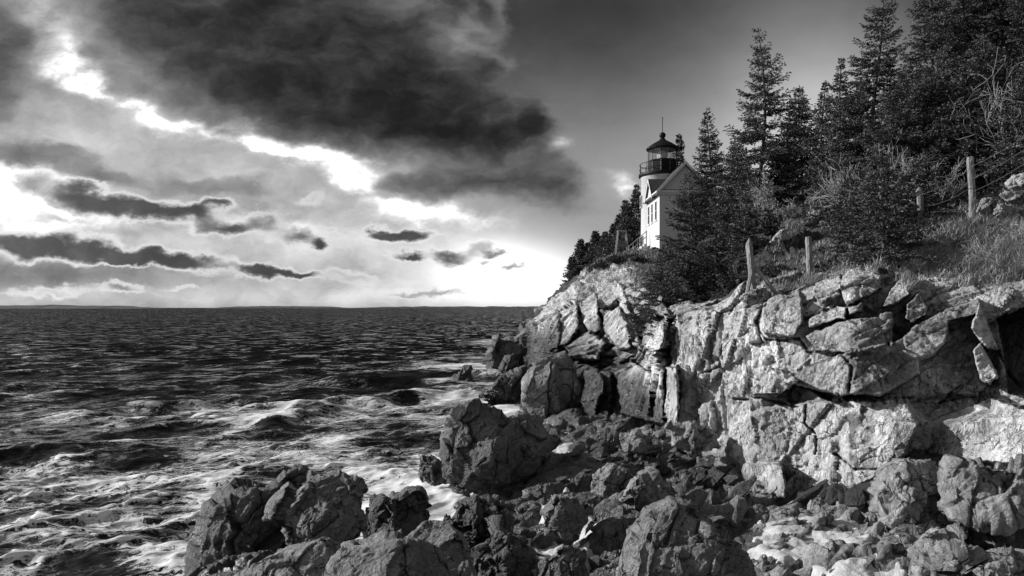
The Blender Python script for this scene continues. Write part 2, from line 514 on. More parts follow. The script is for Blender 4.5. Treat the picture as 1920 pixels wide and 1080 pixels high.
def interp_rows(cols, ncol, nrow, colsm, rowsm):
    U = np.array([c[0] for c in cols], float)
    V = np.array([[p[0] for p in c[1]] for c in cols], float)
    D = np.array([[p[1] for p in c[1]] for c in cols], float)
    w = np.abs(np.diff(U)); w[0] = 20
    s = np.concatenate([[0], np.cumsum(np.maximum(w, 12))])
    t = np.linspace(0, s[-1], ncol)
    rw = np.array([40, 120, 110, 100, 70, 55, 60, 50, 30], float)
    rs = np.concatenate([[0], np.cumsum(rw)])
    r = np.linspace(0, rs[-1], nrow)

    def bi(A):
        B = np.stack([np.interp(t, s, A[:, k]) for k in range(A.shape[1])], 1)
        return np.stack([np.interp(r, rs, B[k]) for k in range(ncol)], 0)

    def sm(A, k, axis):
        if k < 1: return A
        ker = np.exp(-0.5 * (np.arange(-3 * k, 3 * k + 1) / k) ** 2); ker /= ker.sum()
        pad = [(0, 0), (0, 0)]; pad[axis] = (3 * k, 3 * k)
        return np.apply_along_axis(lambda x: np.convolve(x, ker, 'valid'), axis, np.pad(A, pad, mode='edge'))
    u = np.repeat(np.interp(t, s, U)[:, None], nrow, 1)
    v = sm(sm(bi(V), colsm, 0), rowsm, 1)
    d = np.exp(sm(sm(np.log(bi(D)), colsm, 0), rowsm, 1))
    return u, v, d, np.repeat(np.interp(r, rs, np.arange(10))[None], ncol, 0)


def grid_faces(nc, nr):
    i = np.arange(nc - 1)[:, None] * nr; j = np.arange(nr - 1)[None]
    return np.stack([i + j, i + nr + j, i + nr + j + 1, i + j + 1], -1).reshape(-1, 4)


NC, NR = 720, 440
hu, hv, hd, hr = interp_rows(COLS, NC, NR, 5, 4)
hu, hv, hd, hr = (a.ravel() for a in (hu, hv, hd, hr))
front = hr < 6.2
off = np.zeros_like(hd)
wob = 3.0 * noise(np.stack([hu / 9, hv / 9, hd * 0], -1), 5) + 1.5 * noise(np.stack([hu / 4, hv / 4, hd * 0], -1), 6)
blk = np.zeros_like(hd); edge = np.zeros_like(hd); tone = np.zeros_like(hd)
rb = np.random.default_rng(77)
for poly, o, tu, tv, soft in BLOCKS:
    pl = np.array(poly, float); c = pl.mean(0)
    m = front & (hu > pl[:, 0].min() - 15) & (hu < pl[:, 0].max() + 15) & (hv > pl[:, 1].min() - 15) & (hv < pl[:, 1].max() + 15)
    sd = poly_sd(pl, hu[m], hv[m]) + wob[m] * .7
    tu += rb.normal(0, .35); tv += rb.normal(0, .35); o *= 1.2
    if soft < 4.5:
        soft *= .7
        tone[m] = np.where(sd > 0, rb.uniform(-.24, .16), tone[m])
        blk[m] = np.maximum(blk[m], sstep(-1, 4, sd)) if o > 0 else blk[m]
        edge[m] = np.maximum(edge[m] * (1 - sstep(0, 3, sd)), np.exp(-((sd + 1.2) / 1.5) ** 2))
    off[m] += sstep(-soft, soft, sd) * (o + tu * (hu[m] - c[0]) / 100 + tv * (hv[m] - c[1]) / 100)
for line in CRACKS:
    for (ax, ay), (bx, by) in zip(line[:-1], line[1:]):
        m = front & (hu > min(ax, bx) - 12) & (hu < max(ax, bx) + 12) & (hv > min(ay, by) - 12) & (hv < max(ay, by) + 12)
        t = np.clip(((hu[m] - ax) * (bx - ax) + (hv[m] - ay) * (by - ay)) / ((bx - ax) ** 2 + (by - ay) ** 2), 0, 1)
        dd = np.hypot(hu[m] - ax - t * (bx - ax), hv[m] - ay - t * (by - ay)) + 0.6 * wob[m]
        off[m] = off[m] - 0.30 * np.exp(-(np.maximum(dd, 0) / 1.8) ** 2)
hd2 = hd - off


def PTS(u, v, d):
    return np.stack([(u - 960.0) / F * d, d, HC + (VH - v) / F * d], -1)


base0 = PTS(hu, hv, hd)
pts = PTS(hu, hv, hd2)
# smooth normals of the undetailed surface
g = base0.reshape(NC, NR, 3)
nrm = np.cross(np.gradient(g, axis=0), np.gradient(g, axis=1)).reshape(-1, 3)
nrm /= np.linalg.norm(nrm, axis=1)[:, None] + 1e-9
flip = (nrm * (np.array([0, 0, HC]) - base0)).sum(1) < 0
nrm[flip] *= -1
face = sstep(0.8, 1.4, hr) * (1 - sstep(5.0, 5.8, hr))            # 1 on the cliff, 0 on the slope above
ML = frame((0.1, 0.1, 1), 2.4); MR = frame((0.75, -0.4, 0.5), 2.6)
wR = sstep(1400, 1540, hu + 30 * noise(np.stack([hu / 60, hv / 60, hd * 0], -1), 3))
p32 = base0.astype(np.float32)
far = np.clip(hd / 22, 0.8, 2.2)
fL, cL = fracture(p32, ML, [(3.0, .34, 1.7, .15), (1.15, .19, 1.8, .25), (0.45, .07, 1.8, .35), (0.2, .025, 1.5, .4)], 1, 0.09)
upright = 1 - sstep(.40, .75, np.abs(nrm[:, 2]))                  # 1 on walls, 0 on treads
fL += (strata(p32, (-0.36, 0.92, -0.57), 0.95, .26, 7) + strata(p32, (-0.36, 0.9, -0.45), 0.34, .07, 8)) * upright
fR, cR = fracture(p32, MR, [(2.6, .30, 1.7, .15), (0.95, .12, 1.8, .25), (0.38, .04, 1.8, .35), (0.16, .018, 1.5, .4)], 2, 0.08)
fR += strata(p32, (-0.42, 0.1, 0.9), 0.75, .16, 9) + strata(p32, (-0.5, 0.1, 0.85), 0.26, .045, 10)
fr = (fL * (1 - wR) + fR * wR) * (0.7 + 0.5 * np.clip(hd / 30, 0, 1.2))
rough = fbm(p32 * np.array([2.2, 2.2, 1.1], np.float32), 6, 9, 0.6) * 0.06
slope_n = fbm(p32 * 0.5, 6, 19) * 0.34 * np.clip(hd / 25, 1, 2) + fracture(p32, np.eye(3, dtype=np.float32), [(1.5, .16, .8, .2), (.6, .07, .8, .3)], 4)[0]
fr = fr * (1 - .55 * blk)
disp = fr * face + rough * (0.35 + 0.65 * face) + slope_n * (1 - face)
disp *= sstep(0, 0.05, hd)
tocam = np.array([0, 0, HC]) - base0; tocam /= np.linalg.norm(tocam, axis=1)[:, None]
way = nrm * (1 - face * .62)[:, None] + tocam * (face * .85)[:, None]
way /= np.linalg.norm(way, axis=1)[:, None]
pts = pts + way * disp[:, None]
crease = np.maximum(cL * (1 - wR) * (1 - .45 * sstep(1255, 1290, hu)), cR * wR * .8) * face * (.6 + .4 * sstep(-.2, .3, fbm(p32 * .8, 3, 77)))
soil = np.clip(sstep(4.7, 5.4, hr + 0.5 * fbm(p32 * 0.7, 4, 40)), 0, 1)
# bare rock shows through high up on the left shoulder of the point
soil *= 1 - sstep(1260, 1120, hu) * sstep(7.2, 6.0, hr + 0.6 * fbm(p32 * 0.35, 4, 44))
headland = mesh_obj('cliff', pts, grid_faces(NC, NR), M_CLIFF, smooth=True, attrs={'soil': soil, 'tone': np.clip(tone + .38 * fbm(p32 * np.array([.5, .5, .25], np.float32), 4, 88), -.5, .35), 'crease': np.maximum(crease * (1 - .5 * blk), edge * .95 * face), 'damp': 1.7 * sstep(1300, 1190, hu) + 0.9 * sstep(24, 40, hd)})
tag(headland, 'jointed granite sea cliff rising to a wooded slope', 'cliff', kind='structure')
slope_mask = hr > 4.6


def ground(u, v, rmin=4.6):
    m = np.where(hr > rmin)[0]
    k = m[np.argmin((hu[m] - u) ** 2 + (hv[m] - v) ** 2 + 40 * (hr[m] - 6.5).clip(0) ** 2)]
    return pts[k].copy()


# ------------------------------------------------------------------ rocky shore at the foot of the cliff
SHORE = np.array([(-7.2, 3.0), (-6.4, 9.0), (-6.0, 11.3), (-3.3, 13.2), (-1.9, 15.0), (-1.5, 17.0), (-1.5, 19.0), (-1.5, 21.0), (0.2, 24.0), (0.4, 29.0), (-0.6, 36.0), (0.4, 45.0), (1.5, 60.0)])


def shore_side(x, y):
    """signed plan distance inland of the waterline"""
    xs = np.interp(y, SHORE[:, 1], SHORE[:, 0])
    return (x - xs)


def shore_base(x, y):
    s = shore_side(x, y)
    z = -1.3 + 2.2 * sstep(-2.2, 2.4, s) + 0.55 * sstep(2.5, 8, x) * sstep(20, 10, y) + 0.4 * sstep(4, 10, s)
    z = z + 0.15 * sstep(11, 6.5, y)
    z = z - 1.0 * np.exp(-(((x - 3.9) / 2.6) ** 2 + ((y - 15.2) / 1.5) ** 2))        # dark hollow under the cliff
    z = z + 0.6 * np.exp(-(((x - 2.2) / 1.4) ** 2 + ((y - 13.6) / 1.2) ** 2))
    z = z - 0.45 * np.exp(-(((x + 0.6) / 1.6) ** 2 + ((y - 15.6) / 2.2) ** 2))        # dip in front of the big block        # rubble ridge
    z = z - 0.5 * np.exp(-(((x - 0.9) / 0.5) ** 2 + ((y - 10.5) / 2.0) ** 2))        # gully with snow
    return z


def make_shore():
    nc, nr = 700, 760
    uu = np.linspace(150, 2300, nc)
    d0 = 3.5 * (46 / 3.5) ** np.linspace(0, 1, nr)
    U2 = np.repeat(uu[:, None], nr, 1); u = U2.ravel(); d = np.repeat(d0[None], nc, 0).ravel()
    x = (u - 960) / F * d; y = d
    z = shore_base(x, y)
    p = np.stack([x, y, z], -1).astype(np.float32)
    Ms = frame((0.75, 0.45, 0.35), 2.0)
    k0 = 1 - 0.8 * np.exp(-(((x - 4.9) / 1.6) ** 2 + ((y - 10.7) / 1.2) ** 2))         # flatter floor where the snow lies
    z = z + k0 * fracture(p, Ms, [(1.9, .26, 2.2, .10), (0.8, .13, 2.2, .15)], 12, 0.06)[0]
    z = z + k0 * strata(p, (-.45, .35, .8), .5, .08, 21)
    Z = z.reshape(nc, nr)
    k3 = np.array([.25, .5, .25])
    for _ in range(2):
        Z = np.apply_along_axis(lambda q: np.convolve(np.pad(q, 1, mode='edge'), k3, 'valid'), 0, Z)
        Z = np.apply_along_axis(lambda q: np.convolve(np.pad(q, 1, mode='edge'), k3, 'valid'), 1, Z)
    g_ = np.stack([x.reshape(nc, nr), y.reshape(nc, nr), Z], -1)
    nn = np.cross(np.gradient(g_, axis=0), np.gradient(g_, axis=1)); nn /= np.linalg.norm(nn, axis=2)[..., None] + 1e-9
    nn *= np.sign(nn[..., 2:3] + 1e-9)
    p = g_.reshape(-1, 3).astype(np.float32)
    fr, cre = fracture(p, Ms, [(0.9, .02, 1, 1.5), (0.42, .055, 1.8, .5), (0.18, .022, 1.7, .5)], 33, 0.08)
    fr = fr + strata(p, (-.45, .35, .8), .14, .02, 22) + 0.02 * fbm(p * 2.5, 5, 3, .6)
    p = p + nn.reshape(-1, 3) * fr[:, None]
    return mesh_obj('rocky_shore', p, grid_faces(nc, nr), M_SHORE, smooth=True, attrs={'crease': cre, 'damp': 0.55 * sstep(6.0, 4.0, p[:, 0] + 0.15 * (p[:, 1] - 10))}), p.reshape(nc, nr, 3), U2


shore, SG, SU = make_shore()
tag(shore, 'broken wave-washed bedrock between the sea and the cliff foot', 'shore', kind='structure')


# ------------------------------------------------------------------ boulders
def resample(poly, n):
    p = np.array(poly, float); p = np.vstack([p, p[:1]])
    s = np.concatenate([[0], np.cumsum(np.linalg.norm(np.diff(p, axis=0), axis=1))])
    t = np.linspace(0, s[-1], n, endpoint=False)
    return np.stack([np.interp(t, s, p[:, 0]), np.interp(t, s, p[:, 1])], -1)


def boulder(label, poly, d, T, mat, seed, rough=1.0, pw=2.6, tilt=(0.0, -0.25), name='boulder', cat='boulder', group=None, aniso=(0.5, 0.5, 0.6), den=1.0):
    """rock with its own outline, thickness T and jointing, standing d metres away"""
    rng = np.random.default_rng(seed)
    nt_ = int(150 * den); ns = int(46 * den)
    o = resample(poly, nt_)
    ker = np.array([1, 2, 1]) / 4
    for _ in range(1):
        o = np.stack([np.convolve(np.concatenate([o[-1:, k], o[:, k], o[:1, k]]), ker, 'valid') for k in (0, 1)], -1)
    c = o.mean(0)
    sF = np.linspace(0, 1, ns) ** 0.8
    half = np.array([np.ptp(o[:, 0]), np.ptp(o[:, 1])]) / 2
    planes = [(rng.uniform(.6, 1.0), rng.normal(0, .5), rng.normal(-.1, .45)) for _ in range(7)]
    rows = []
    for side in (1, -1):
        for s in (sF if side > 0 else sF[::-1][1:]):
            q = c + (o - c) * s
            dep = T * max(0.0, 1 - s ** pw) ** (1 / pw)
            qn = (q - c) / half
            dep = np.full(len(q), dep)
            for (h_, mx_, my_) in planes:
                e_ = T * (h_ - mx_ * qn[:, 0] - my_ * qn[:, 1])
                kk = 0.06 * T
                hh_ = np.clip(0.5 + 0.5 * (e_ - dep) / kk, 0, 1)
                dep = e_ * (1 - hh_) + dep * hh_ - kk * hh_ * (1 - hh_)
            dep = np.maximum(dep, 0.35 * T * max(0.0, 1 - s ** pw) ** (1 / pw))
            dd = d - side * dep * (1.0 if side > 0 else 0.8) + (q[:, 1] - c[1]) / F * d * tilt[1] * -1 * 0 + (q[:, 0] - c[0]) / F * d * tilt[0]
            # the front leans back: lower points stand nearer the eye
            dd = dd + (q[:, 1] - c[1]) / F * d * tilt[1]
            rows.append(PTS(q[:, 0], q[:, 1], dd))
    g_ = np.stack(rows, 0)
    nr_ = len(rows)
    nn = np.cross(np.roll(g_, -1, 1) - np.roll(g_, 1, 1), np.gradient(g_, axis=0))
    nn /= np.linalg.norm(nn, axis=2)[..., None] + 1e-9
    cen = g_.reshape(-1, 3).mean(0)
    sgn = np.sign((nn * (g_ - cen)).sum(2).mean())
    nn *= sgn
    p = g_.reshape(-1, 3).astype(np.float32)
    size = float(np.ptp(p[:, 0]) + np.ptp(p[:, 2])) / 2
    M = frame(aniso, 1.6)
    dz, cre = fracture(p + seed * 3.1, M, [(size * .6, size * .095, 1.7, .12), (size * .27, size * .05, 1.8, .3), (size * .11, size * .015, 1.6, .4), (size * .05, size * .006, 1.4, .4)], seed, 0.12)
    dz += strata(p, (-.45, .15, .85), size * .13, size * .016, seed + 3)
    dz = dz * rough + fbm(p * (2.2 / size) + seed, 7, seed, 0.6) * size * 0.03
    p = p + nn.reshape(-1, 3) * dz[:, None]
    i = np.arange(nr_ - 1)[:, None] * nt_; j = np.arange(nt_)[None]; j2 = (j + 1) % nt_
    f = np.stack([i + j, i + j2, i + nt_ + j2, i + nt_ + j], -1).reshape(-1, 4)
    if sgn < 0: f = f[:, ::-1]
    org = np.array([cen[0], cen[1], p[:, 2].min()])
    ob = mesh_obj(name, p - org, f, mat, smooth=True, loc=org, attrs={'crease': cre})
    return tag(ob, label, cat, group)


B = boulder
FG = 'rocks at the water edge'
B('large rounded rough boulder at the bottom edge of the picture, right of centre', [(1150, 1110), (1180, 1010), (1215, 958), (1255, 938), (1300, 946), (1340, 985), (1390, 1020), (1428, 1062), (1455, 1130), (1400, 1200), (1160, 1200)], 8.0, 1.0, M_BOUL, 1, .5, 2.2, den=1.5)
B('smooth broad boulder filling the bottom edge left of centre', [(608, 1110), (622, 1052), (660, 1026), (720, 1012), (790, 1012), (828, 1034), (850, 1085), (850, 1180), (620, 1180)], 8.2, .9, M_BOUL, 2, .35, 2.2, den=1.4)
B('grey boulder behind and right of the smooth broad boulder', [(745, 1015), (800, 985), (845, 984), (872, 1000), (888, 1050), (905, 1130), (780, 1150)], 9.1, .8, M_BOUL, 3, .4, 2.3, den=1.2)
B('low sloping boulder at the bottom edge, left of the smooth broad boulder', [(410, 1100), (480, 1052), (560, 1022), (615, 1013), (633, 1030), (625, 1060), (620, 1150), (420, 1170)], 8.7, .8, M_BOUL, 4, .4, 2.3, den=1.2)
B('leftmost dark wet boulder standing in the surf', [(355, 1110), (378, 1010), (400, 955), (450, 922), (510, 905), (545, 886), (570, 875), (580, 890), (565, 920), (562, 960), (575, 1010), (570, 1060), (530, 1100), (420, 1160), (350, 1160)], 12.4, 1.3, M_DARK, 5, .9, den=1.4)
B('knobbly layered boulder between the leftmost dark boulder and a dark gap', [(525, 955), (545, 925), (580, 887), (640, 880), (680, 900), (687, 935), (690, 980), (660, 1010), (600, 1034), (545, 1034), (525, 995)], 11.4, 1.0, M_BOUL, 6, 1.0, den=1.4)
B('dark boulder with a square top knob right of the knobbly layered boulder', [(688, 965), (698, 931), (715, 927), (722, 948), (760, 926), (790, 925), (800, 960), (790, 1000), (720, 1025), (685, 1020)], 12.2, .8, M_DARK, 7, .8, den=1.2)
B('huge dark cracked boulder beside the water in the middle of the shore', [(825, 855), (838, 800), (865, 773), (900, 770), (940, 786), (985, 766), (1010, 780), (1022, 820), (1018, 875), (990, 910), (930, 940), (870, 930), (830, 895)], 18.0, 1.6, M_DARK, 8, .6, 3.2, den=1.6)
B('small dark rock at the left foot of the huge cracked boulder', [(783, 884), (790, 853), (815, 855), (838, 872), (845, 905), (812, 912), (785, 902)], 18.4, .5, M_DARK, 9, .9, den=.9)
B('lone dark rock awash in the sea', [(852, 716), (860, 698), (872, 688), (886, 690), (884, 702), (890, 716), (888, 724), (856, 724)], 46, 1.0, M_DARK, 10, 1.0, den=.7)
B('dark blocky outcrop at the seaward foot of the cliff', [(920, 700), (922, 652), (935, 638), (965, 632), (992, 622), (1006, 640), (1004, 695), (960, 706), (930, 706)], 56, 3.0, M_DARK, 11, 1.0, 3.2, den=1.0)
B('farthest low dark ledge beyond the point', [(966, 640), (974, 608), (990, 600), (1014, 600), (1020, 640)], 100, 4.0, M_DARK, 12, 1.0, 3, den=.7)
B('triangular dark rock in front of the blocky outcrop', [(928, 706), (938, 682), (948, 666), (962, 668), (974, 690), (978, 706)], 52, 1.5, M_DARK, 13, .6, den=.7)
B('great tilted grey slab leaning on the cliff above the dark ledge', [(983, 715), (1000, 685), (1024, 662), (1062, 655), (1080, 690), (1090, 725), (1086, 757), (1050, 778), (1004, 775), (984, 752)], 29.0, 1.6, M_BOUL, 14, .55, 2.8, (0.15, -.4), den=1.3)
B('dark low ledge running into the sea from the great tilted slab', [(900, 742), (915, 728), (945, 712), (985, 690), (1004, 700), (1000, 752), (960, 762), (915, 756)], 36, 2.0, M_DARK, 15, 1.1, 3, den=1.1)
B('pale flat-topped slab lying in the dark hollow', [(1158, 822), (1163, 811), (1185, 808), (1225, 816), (1240, 836), (1205, 852), (1172, 845)], 18.6, .55, M_SHORE, 16, .6, 3.4, (0, -.9), den=1.0)
B('layered rock at the foot of the pale cliff wall', [(1252, 800), (1290, 790), (1335, 803), (1350, 838), (1295, 858), (1258, 838)], 16.9, .8, M_SHORE, 17, .9, 3, (0, -.6), den=1.0)
B('angular grey rock rising out of the snow, tallest there', [(1512, 1000), (1530, 972), (1553, 965), (1580, 990), (1586, 1012), (1570, 1040), (1530, 1045)], 11.0, .42, M_SHORE, 18, 1.0, den=1.0)
B('low cracked rock half buried in the snow', [(1448, 1010), (1460, 1002), (1492, 1001), (1502, 1015), (1494, 1034), (1460, 1038), (1446, 1026)], 10.6, .35, M_SHORE, 19, .9, 3, den=.9)
B('dark rock on the left edge of the snow patch', [(1400, 1020), (1425, 985), (1448, 976), (1454, 1000), (1440, 1035), (1405, 1045)], 11.4, .4, M_SHORE, 20, .8, den=.9)
B('long ribbed rock on the right edge of the snow', [(1606, 990), (1630, 968), (1680, 984), (1716, 1020), (1730, 1068), (1690, 1080), (1640, 1040)], 10.6, .6, M_SHORE, 21, 1.1, den=1.1)
B('striped rock at the bottom edge below the snow patch', [(1520, 1040), (1570, 1022), (1620, 1036), (1650, 1080), (1640, 1130), (1530, 1130)], 9.4, .5, M_SHORE, 22, 1.0, den=1.0)
B('rounded folded rock below the right end of the cliff', [(1640, 930), (1668, 880), (1740, 862), (1790, 890), (1800, 970), (1750, 1015), (1660, 995)], 10.9, 1.1, M_SHORE, 23, 1.0, den=1.2)
B('tall finger of rock leaning beside the folded rock', [(1752, 980), (1762, 940), (1778, 925), (1790, 945), (1785, 1000), (1760, 1010)], 10.6, .35, M_PALE, 24, .8, den=.8)
B('thick layered ledge at the right edge above the shore', [(1765, 900), (1800, 868), (1870, 862), (1990, 885), (2010, 1000), (1900, 1035), (1800, 1010)], 9.9, 1.3, M_SHORE, 25, 1.1, 3, den=1.3)
B('low rubbly boulder in the bottom right corner', [(1710, 1055), (1780, 1030), (1860, 1030), (1990, 1020), (1990, 1140), (1720, 1140)], 8.5, .9, M_SHORE, 26, 1.0, den=1.3)
B('dark angular block beneath the overhang of the right cliff', [(1692, 828), (1705, 805), (1738, 800), (1745, 825), (1735, 842), (1705, 842)], 12.3, .35, M_BOUL, 27, .9, den=.8)
B('humped rock in the middle rubble left of the big gully', [(1015, 960), (1040, 930), (1080, 935), (1100, 975), (1080, 1010), (1020, 1005)], 11.8, .65, M_BOUL, 28, .7, den=1.0)
B('rough rock crowning the middle rubble ridge', [(1110, 890), (1140, 868), (1178, 880), (1185, 915), (1150, 940), (1112, 925)], 14.0, .75, M_BOUL, 29, .7, den=1.0)
B('slanting ribbed rock between the ridge and the right foreground boulder', [(1160, 940), (1190, 895), (1225, 880), (1255, 905), (1262, 940), (1220, 960), (1180, 970)], 12.3, .7, M_BOUL, 30, .8, den=1.1)
B('dark rock by the snow gully at the bottom edge', [(1010, 1060), (1050, 1025), (1095, 1035), (1105, 1090), (1080, 1130), (1010, 1120)], 9.6, .5, M_BOUL, 31, .9, den=1.0)
B('wide dark rock left of the snow gully', [(885, 1030), (930, 985), (985, 1000), (1000, 1050), (960, 1110), (890, 1110)], 10.0, .7, M_DARK, 32, 1.1, den=1.1)
B('dark shelving rock between the dark knob and the middle rubble', [(820, 985), (860, 940), (920, 925), (965, 950), (950, 1000), (880, 1015)], 13.2, .8, M_DARK, 33, 1.1, den=1.1)
# rocks up on the slope
B('capstone boulder under the braced fence post', [(1386, 560), (1402, 546), (1432, 540), (1446, 549), (1442, 566), (1400, 570)], 18.2, .45, M_SHORE, 34, .7, 3, den=.8)
B('pale boulder on the slope left of the small dark spruce', [(1500, 414), (1517, 401), (1538, 397), (1544, 406), (1528, 418), (1506, 422)], 26.5, .5, M_PALE, 35, .8, 3, den=.7)
B('small pale boulder above the bare wooden post', [(1446, 455), (1458, 437), (1472, 431), (1476, 442), (1460, 458)], 24.3, .35, M_PALE, 36, .7, den=.7)
B('squarish boulder at the right edge above the long grass', [(1886, 345), (1898, 328), (1940, 328), (1950, 352), (1900, 358)], 19.3, .6, M_PALE, 37, .6, 3.4, den=.8)
B('flat block under the squarish boulder at the right edge', [(1872, 366), (1885, 358), (1935, 362), (1940, 384), (1900, 386)], 18.4, .5, M_SHORE, 38, .6, 3.4, den=.8)
B('rough round boulder in the brush right of the tall post', [(1862, 402), (1872, 382), (1898, 382), (1900, 404), (1880, 412)], 17.8, .4, M_PALE, 39, .8, den=.7)
B('dark split boulder at the foot of the tall post', [(1832, 398), (1840, 372), (1866, 368), (1872, 396), (1850, 404)], 18.2, .4, M_SHORE, 40, .8, 3, den=.7)
B('long pale ledge behind the pointed post', [(1688, 380), (1700, 368), (1740, 362), (1752, 376), (1720, 388)], 22.5, .5, M_PALE, 41, .8, 3, den=.8)
B('pale tilted boulder at the end of the long grass', [(1866, 560), (1876, 540), (1900, 536), (1914, 556), (1908, 576), (1878, 576)], 14.0, .35, M_PALE, 42, .7, 3, den=.9)


# ------------------------------------------------------------------ loose rubble between the boulders
import bmesh


def rock_shape(seed):
    """angular broken block: hull of a few corners, its faces roughened"""
    rng = np.random.default_rng(seed)
    bm = bmesh.new()
    q = rng.normal(0, 1, (15, 3)); q = q / (np.abs(q) ** 3).sum(1)[:, None] ** (1 / 3) * rng.uniform(.75, 1.1, (15, 1))
    for c in q * np.array([1.35, .85, .55]): bm.verts.new(c)
    bmesh.ops.convex_hull(bm, input=bm.verts)
    bmesh.ops.delete(bm, geom=[w_ for w_ in bm.verts if not w_.link_faces], context='VERTS')
    bmesh.ops.triangulate(bm, faces=bm.faces)
    bmesh.ops.subdivide_edges(bm, edges=bm.edges, cuts=3, use_grid_fill=True)
    bmesh.ops.triangulate(bm, faces=bm.faces)
    bmesh.ops.smooth_vert(bm, verts=bm.verts, factor=.25, use_axis_x=True, use_axis_y=True, use_axis_z=True)
    bm.verts.ensure_lookup_table(); bm.verts.index_update()
    v = np.array([w_.co[:] for w_ in bm.verts]); f = np.array([[w_.index for w_ in t.verts] for t in bm.faces]); bm.free()
    v = v * (1 + 0.09 * fbm((v * 2.6 + seed).astype(np.float32), 5, seed))[:, None]
    return v, f


SHAPES = [rock_shape(900 + k) for k in range(14)]


def scatter(polys, count, size, label, seed, mat, zones=None):
    rng = np.random.default_rng(seed)
    V, Fc, n = [], [], 0
    SV = VH + (HC - SG[..., 2]) / SG[..., 1] * F
    ok = np.zeros(SV.shape, bool)
    for pl in polys: ok |= (poly_sd(pl, SU.ravel(), SV.ravel()) > 0).reshape(SV.shape)
    snowy = (poly_sd([(1410, 1040), (1425, 985), (1500, 972), (1610, 988), (1690, 1060), (1690, 1100), (1500, 1060)], SU.ravel(), SV.ravel()) > 0).reshape(SV.shape)
    for e_ in ([(1015, 950), (1060, 935), (1085, 955), (1080, 990), (1045, 1005)], [(1085, 955), (1125, 935), (1125, 990), (1095, 1080), (1070, 1010)], [(955, 1100), (990, 1030), (1030, 1015), (1055, 1045), (1045, 1090)]):
        snowy |= (poly_sd(e_, SU.ravel(), SV.ravel()) > 0).reshape(SV.shape)
    ii, jj = np.where(ok)
    wgt = (SG[ii, jj, 1] ** -1.0); wgt /= wgt.sum()
    for k in rng.choice(len(ii), count, p=wgt):
        c = SG[ii[k], jj[k]]
        if snowy[ii[k], jj[k]] and rng.random() < .88: continue
        v, f = SHAPES[int(rng.integers(len(SHAPES)))]
        r = size[0] * (size[1] / size[0]) ** (rng.random() ** 1.6)
        A = rng.normal(0, 1, (3, 3)); Q, _ = np.linalg.qr(A)
        B3 = np.array([[.85, 0, -.5], [0, 1, 0], [.5, 0, .85]]) + 0.3 * Q; Q2, _ = np.linalg.qr(B3); Q2 = Q2 * np.sign(np.diag(Q2) + 1e-9)
        a = rng.normal(0.3, .5); ca, sa = math.cos(a), math.sin(a)
        Rz = np.array([[ca, -sa, 0], [sa, ca, 0], [0, 0, 1]])
        V.append((v * rng.uniform(.75, 1.3, 3) * r) @ Q2.T @ Rz.T + c + np.array([0, 0, .18 * r])); Fc.append(f + n); n += len(v)
    return tag(mesh_obj('rubble', np.concatenate(V), np.concatenate(Fc), mat, smooth=False), label, 'rubble', kind='stuff')


scatter([[(850, 975), (1035, 900), (1060, 830), (1260, 850), (1400, 900), (1430, 960), (1380, 1000), (1250, 940), (1160, 1000), (1140, 1080), (880, 1090)]], 170, (.07, .30), 'dark angular rubble filling the middle of the shore', 5, M_DARK)
scatter([[(1380, 960), (1700, 930), (1920, 900), (2000, 1090), (1400, 1100)]], 60, (.06, .2), 'grey angular rubble below the right end of the cliff', 6, M_SHORE)
scatter([[(1000, 800), (1250, 800), (1420, 890), (1640, 930), (1600, 960), (1300, 920), (1060, 840)]], 110, (.09, .36), 'rubble along the foot of the cliff', 7, M_SHADED)


# ------------------------------------------------------------------ snow lying in the hollows
ker = np.exp(-0.5 * (np.arange(-30, 31) / 10.0) ** 2); ker /= ker.sum()


def blur(A, ax):
    pad = [(0, 0), (0, 0)]; pad[ax] = (30, 30)
    return np.apply_along_axis(lambda q: np.convolve(q, ker, 'valid'), ax, np.pad(A, pad, mode='edge'))


# the snow's own level surface: the ground with its rocks smoothed away, so that rocks stand out of it
SNX, SNY = SG[..., 0], blur(blur(SG[..., 1], 0), 1)
SNZ = blur(blur(np.minimum(SG[..., 2], blur(blur(SG[..., 2], 0), 1) + .08), 0), 1)
SNX = (SU - 960) / F * SNY
SNV = VH + (HC - SNZ) / SNY * F


def snow(poly, lift, label, seed):
    pl = np.array(poly, float)
    m = (SU > pl[:, 0].min() - 8) & (SU < pl[:, 0].max() + 8) & (SNV > pl[:, 1].min() - 8) & (SNV < pl[:, 1].max() + 8)
    ii, jj = np.where(m)
    a, b, c, e = ii.min(), ii.max() + 1, jj.min(), jj.max() + 1
    sd = poly_sd(pl, SU[a:b, c:e].ravel(), SNV[a:b, c:e].ravel())
    p = np.stack([SNX[a:b, c:e].ravel(), SNY[a:b, c:e].ravel(), SNZ[a:b, c:e].ravel()], -1)
    n = fbm((p * np.array([2.0, 2.0, 0])).astype(np.float32), 5, seed)
    p[:, 2] += lift + 0.09 * n - 0.30 * sstep(6, -14, sd + 10 * n)
    f = grid_faces(b - a, e - c)
    ok = sd.reshape(-1)[f].max(1) > -12
    f = f[ok]
    used, inv = np.unique(f, return_inverse=True)
    return tag(mesh_obj('snow', p[used], inv.reshape(f.shape), M_SNOW, smooth=True), label, 'snow', kind='stuff')


